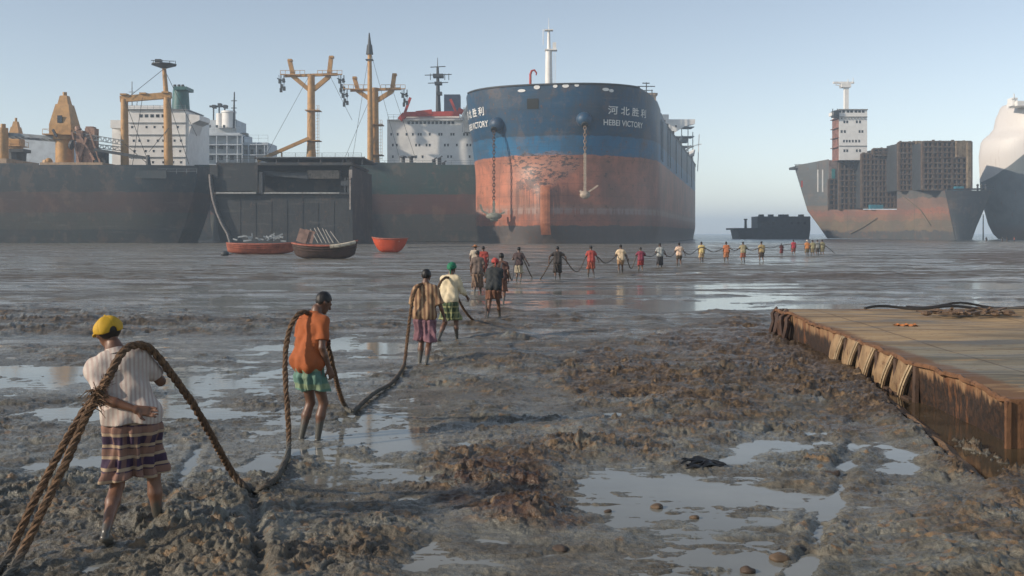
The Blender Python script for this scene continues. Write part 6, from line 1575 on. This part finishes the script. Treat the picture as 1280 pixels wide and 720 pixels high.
# people far off at the right hand ships
for i, (px, py, c_) in enumerate(((1233, 300, (.03, .03, .03)), (1253, 300, (.04, .04, .04)), (1259, 300.2, (.05, .04, .04)), (1268, 300.5, (.45, .12, .07)))):
    Y = 262.+i*3; q = P(px, py, Y)
    person(['tiny dark figure standing alone by the thin upright post', 'tiny dark figure below the white ship, left of a pair', 'tiny dark figure below the white ship, beside an orange one', 'tiny figure in orange below the white ship at the right edge'][i],
           (q[0], Y, -.25), R(20*i), .045, skin=SK3, shirt=cloth('shirt_tiny_%d' % i, c_), lungi=cloth('lungi_tiny', (.08, .06, .05)), hem=.45, footL=(0, .1), footR=(0, -.1))

# ================================================================ THE ROPE
def rope_path(seq):
    """seq: control points; Catmull-Rom"""
    c = np.array(seq, float); out = []
    c = np.vstack([2*c[0]-c[1], c, 2*c[-1]-c[-2]])
    for i in range(1, len(c)-2):
        L = np.linalg.norm(c[i+1]-c[i]); k = max(3, int(L/.05)) if c[i][1] < 30 else max(4, int(L/.5))
        for t in np.arange(k)/k:
            out.append(.5*((2*c[i])+(-c[i-1]+c[i+1])*t+(2*c[i-1]-5*c[i]+4*c[i+1]-c[i+2])*t*t+(-c[i-1]+3*c[i]-3*c[i+1]+c[i+2])*t**3))
    out.append(c[-2]); return np.array(out)
def strands(path, r, nst=3, pitch=.22, fine=True):
    b = MB(); d = np.concatenate([[0], np.cumsum(np.linalg.norm(np.diff(path, axis=0), axis=1))])
    step = .018 if fine else .06; m = int(d[-1]/step)+2; s_ = np.linspace(0, d[-1], m); q = np.stack([np.interp(s_, d, path[:, k]) for k in range(3)], 1)
    t = np.gradient(q, axis=0); t /= np.linalg.norm(t, axis=1)[:, None]
    u = np.cross(t, (1., .2, 0.)); u /= np.linalg.norm(u, axis=1)[:, None]; w_ = np.cross(t, u)
    for k in range(nst):
        a = 2*math.pi*(s_/pitch+k/nst+.10*np.sin(s_*2.3)+.05*np.sin(s_*7.1+1)); off = (u*np.cos(a)[:, None]+w_*np.sin(a)[:, None])*r*.52
        b.tube(q+off, r*.56*(1+.10*np.sin(s_*5.3+k*2)+.07*np.sin(s_*19+k)), 6)
    if fine:
        rf_ = np.random.RandomState(int(abs(path[0][0])*97)+3)
        for i in rf_.randint(2, m-2, int(d[-1]*34)):
            dd = rf_.randn(3); dd -= t[i]*(dd@t[i]); dd /= np.linalg.norm(dd); L = rf_.uniform(.012, .04)
            s0_ = q[i]+dd*r*.95; b.tube([s0_, s0_+dd*L*.5+t[i]*L*.5, s0_+dd*L*.8+t[i]*L*1.2-np.array((0, 0, L*.3))], [.0022, .0018, .001], 3)
    return b
n = NT('rope_fibre'); p_ = n.pos(); a_ = n.noise(p_, 40, 4, .6); c1 = n.noise(p_, 1.2, 4, .6); zr = n.sep(p_)[2]
cc_ = n.mix(n.ss(a_, .35, .65), (.175, .098, .048), (.06, .036, .021)); cc_ = n.mix(n.ss(c1, .5, .62, 0, .6), cc_, (.10, .058, .034))
cc_ = n.mix(n.ss(n.math('ADD', zr, n.math('MULTIPLY', c1, .2)), .28, .14), cc_, (.095, .092, .078)); n.bump(a_, .7, .006); ROPE = n.out(cc_, .85)
n = NT('wet_rope'); p_ = n.pos(); a_ = n.noise(p_, 20, 4, .6); n.bump(a_, .5, .008); ROPED = n.out(n.mix(n.ss(a_, .35, .65), (.060, .045, .035), (.11, .085, .065)), .6)
def g(px, py, z=.03):
    q = G(px, py, 0.)
    hh = ground_height(np.array([[q[0]]]), np.array([[q[1]]]), np.array([[.012]]))[0][0, 0] if q[1] > 5 else .03
    q = G(px, py, max(hh, 0)+.034); return q
s1 = m1['shR']; nk1 = m1['neck']
seq = [g(-60, 800, .03), g(-10, 742, .05), P(20, 705, 6.55), P(52, 640, 6.72), P(84, 574, 6.9), P(108, 520, 7.02), P(128, 486, 7.1), P(143, 458, 7.16), P(153, 440, 7.24), P(166, 432, 7.36), P(184, 433.5, 7.46), P(199, 448, 7.54), P(222, 478, 7.66), P(246, 513, 7.85), P(268, 552, 8.15), P(287, 586, 8.5), g(303, 606, .05), g(316, 613, -.015), g(332, 608, -.01), g(347, 596, .02), g(353, 584), g(359, 571), P(361, 556, 10.25), P(360, 520, 10.35), P(357, 478, 10.45), P(357, 440, 10.55), P(362, 412, 10.65), P(371, 395, 10.72), P(381, 390.5, 10.82), P(392, 396, 10.98), P(402, 412, 11.12), P(410, 432, 11.2), P(417, 462, 11.4), P(424, 490, 11.9), P(431, 507, 12.5), g(441, 514, .03), g(455, 502, .0), g(470, 490, .03), g(487, 481, .02), g(497, 470), g(503, 461), P(506, 452, 16.6), P(509, 425, 16.85), P(513, 392, 16.9), P(517, 368, 16.95), P(523, 357.5, 17.02), P(531, 356, 17.2), P(538, 366, 17.6), P(543, 392, 18.4), P(543, 384, 19.4), P(547, 362, 20.4), P(553, 350, 20.7), P(560, 347, 20.85), P(567, 356, 21.1), P(572, 372, 21.5), P(580, 387, 22.6), P(589, 398, 24.), g(598, 403, .03), g(606, 400, .03), P(608, 380, 26.), P(609, 350, 26.05), P(613, 336, 26.1), P(620, 333, 26.3), P(624, 350, 28.5), P(628, 328, 31.6), P(634, 335, 33), P(640, 350, 38), P(643, 330, 44), P(648, 319, 46.5), P(654, 324, 47), P(662, 341, 49), P(668, 350, 50), P(676, 348, 49.), P(688, 328, 48.4), P(696, 319, 48.5), P(706, 324, 48.8), P(716, 337, 50), P(724, 338, 50.4), P(733, 320, 51), P(740, 316, 51.2), P(748, 322, 51.5), P(757, 329, 52.5), P(768, 322, 54.5), P(776, 316, 55), P(782, 320, 55.5), P(789, 336, 57.5), P(795, 322, 57.7), P(801, 317, 57.8), P(808, 320, 59), P(816, 320, 62), P(825, 314, 64), P(838, 321, 65), P(849, 311, 67), P(862, 318, 70), P(877, 309, 75), P(892, 315, 75.5), P(908, 309, 76), P(918, 313, 76), P(929, 309.5, 76.3), P(940, 313, 77), P(952, 309, 78), P(965, 310, 90), P(977, 306.5, 99), P(992, 305.5, 100), P(1009, 305.8, 97), P(1028, 305.5, 100), g(1044, 317, .05)]
path = rope_path(seq)
k_n = next(i for i, q in enumerate(path) if q[1] > 8.6); k_m = next(i for i, q in enumerate(path) if q[1] > 24 and i > k_n)
rr = empty('rope', (-3.4, 6.6, 0), 0, 'long thick hauling rope carried over the men\'s shoulders across the mud', 'rope')
strands(path[:k_n+1], .030, 3, .19).build('rope_strand', ROPE, rr, True)
strands(path[k_n:k_m+1], .028, 3, .2).build('rope_strand', ROPE, rr, True)
b = MB(); b.tube(path[k_m:], np.interp(path[k_m:, 1], [24, 60, 110], [.028, .030, .036]), 6); b.build('rope_strand', ROPED, rr, True)
path2 = rope_path([g(-75, 770, .05), g(-20, 728, .05), P(8, 700, 6.7), P(36, 640, 6.85), P(68, 578, 6.98), P(98, 524, 7.08), P(120, 494, 7.10), P(136, 470, 7.08)])
strands(path2, .028, 3, .19).build('rope_strand', ROPE, rr, True)
# frayed splice
random.seed(2); b = MB(); c = P(122, 498, 7.03)
for k in range(46):
    a = random.uniform(0, 2*math.pi); d = np.array((math.cos(a), random.uniform(-.7, .3), math.sin(a)*.8)); L = random.uniform(.06, .15); s_ = c+np.array((random.uniform(-.04, .04), 0, random.uniform(-.07, .07)))
    b.tube([s_, s_+d*L*.5+(0, 0, .008), s_+d*L+(0, 0, -.015)], [.006, .004, .002], 4)
b.build('frayed_splice', ROPE, rr)
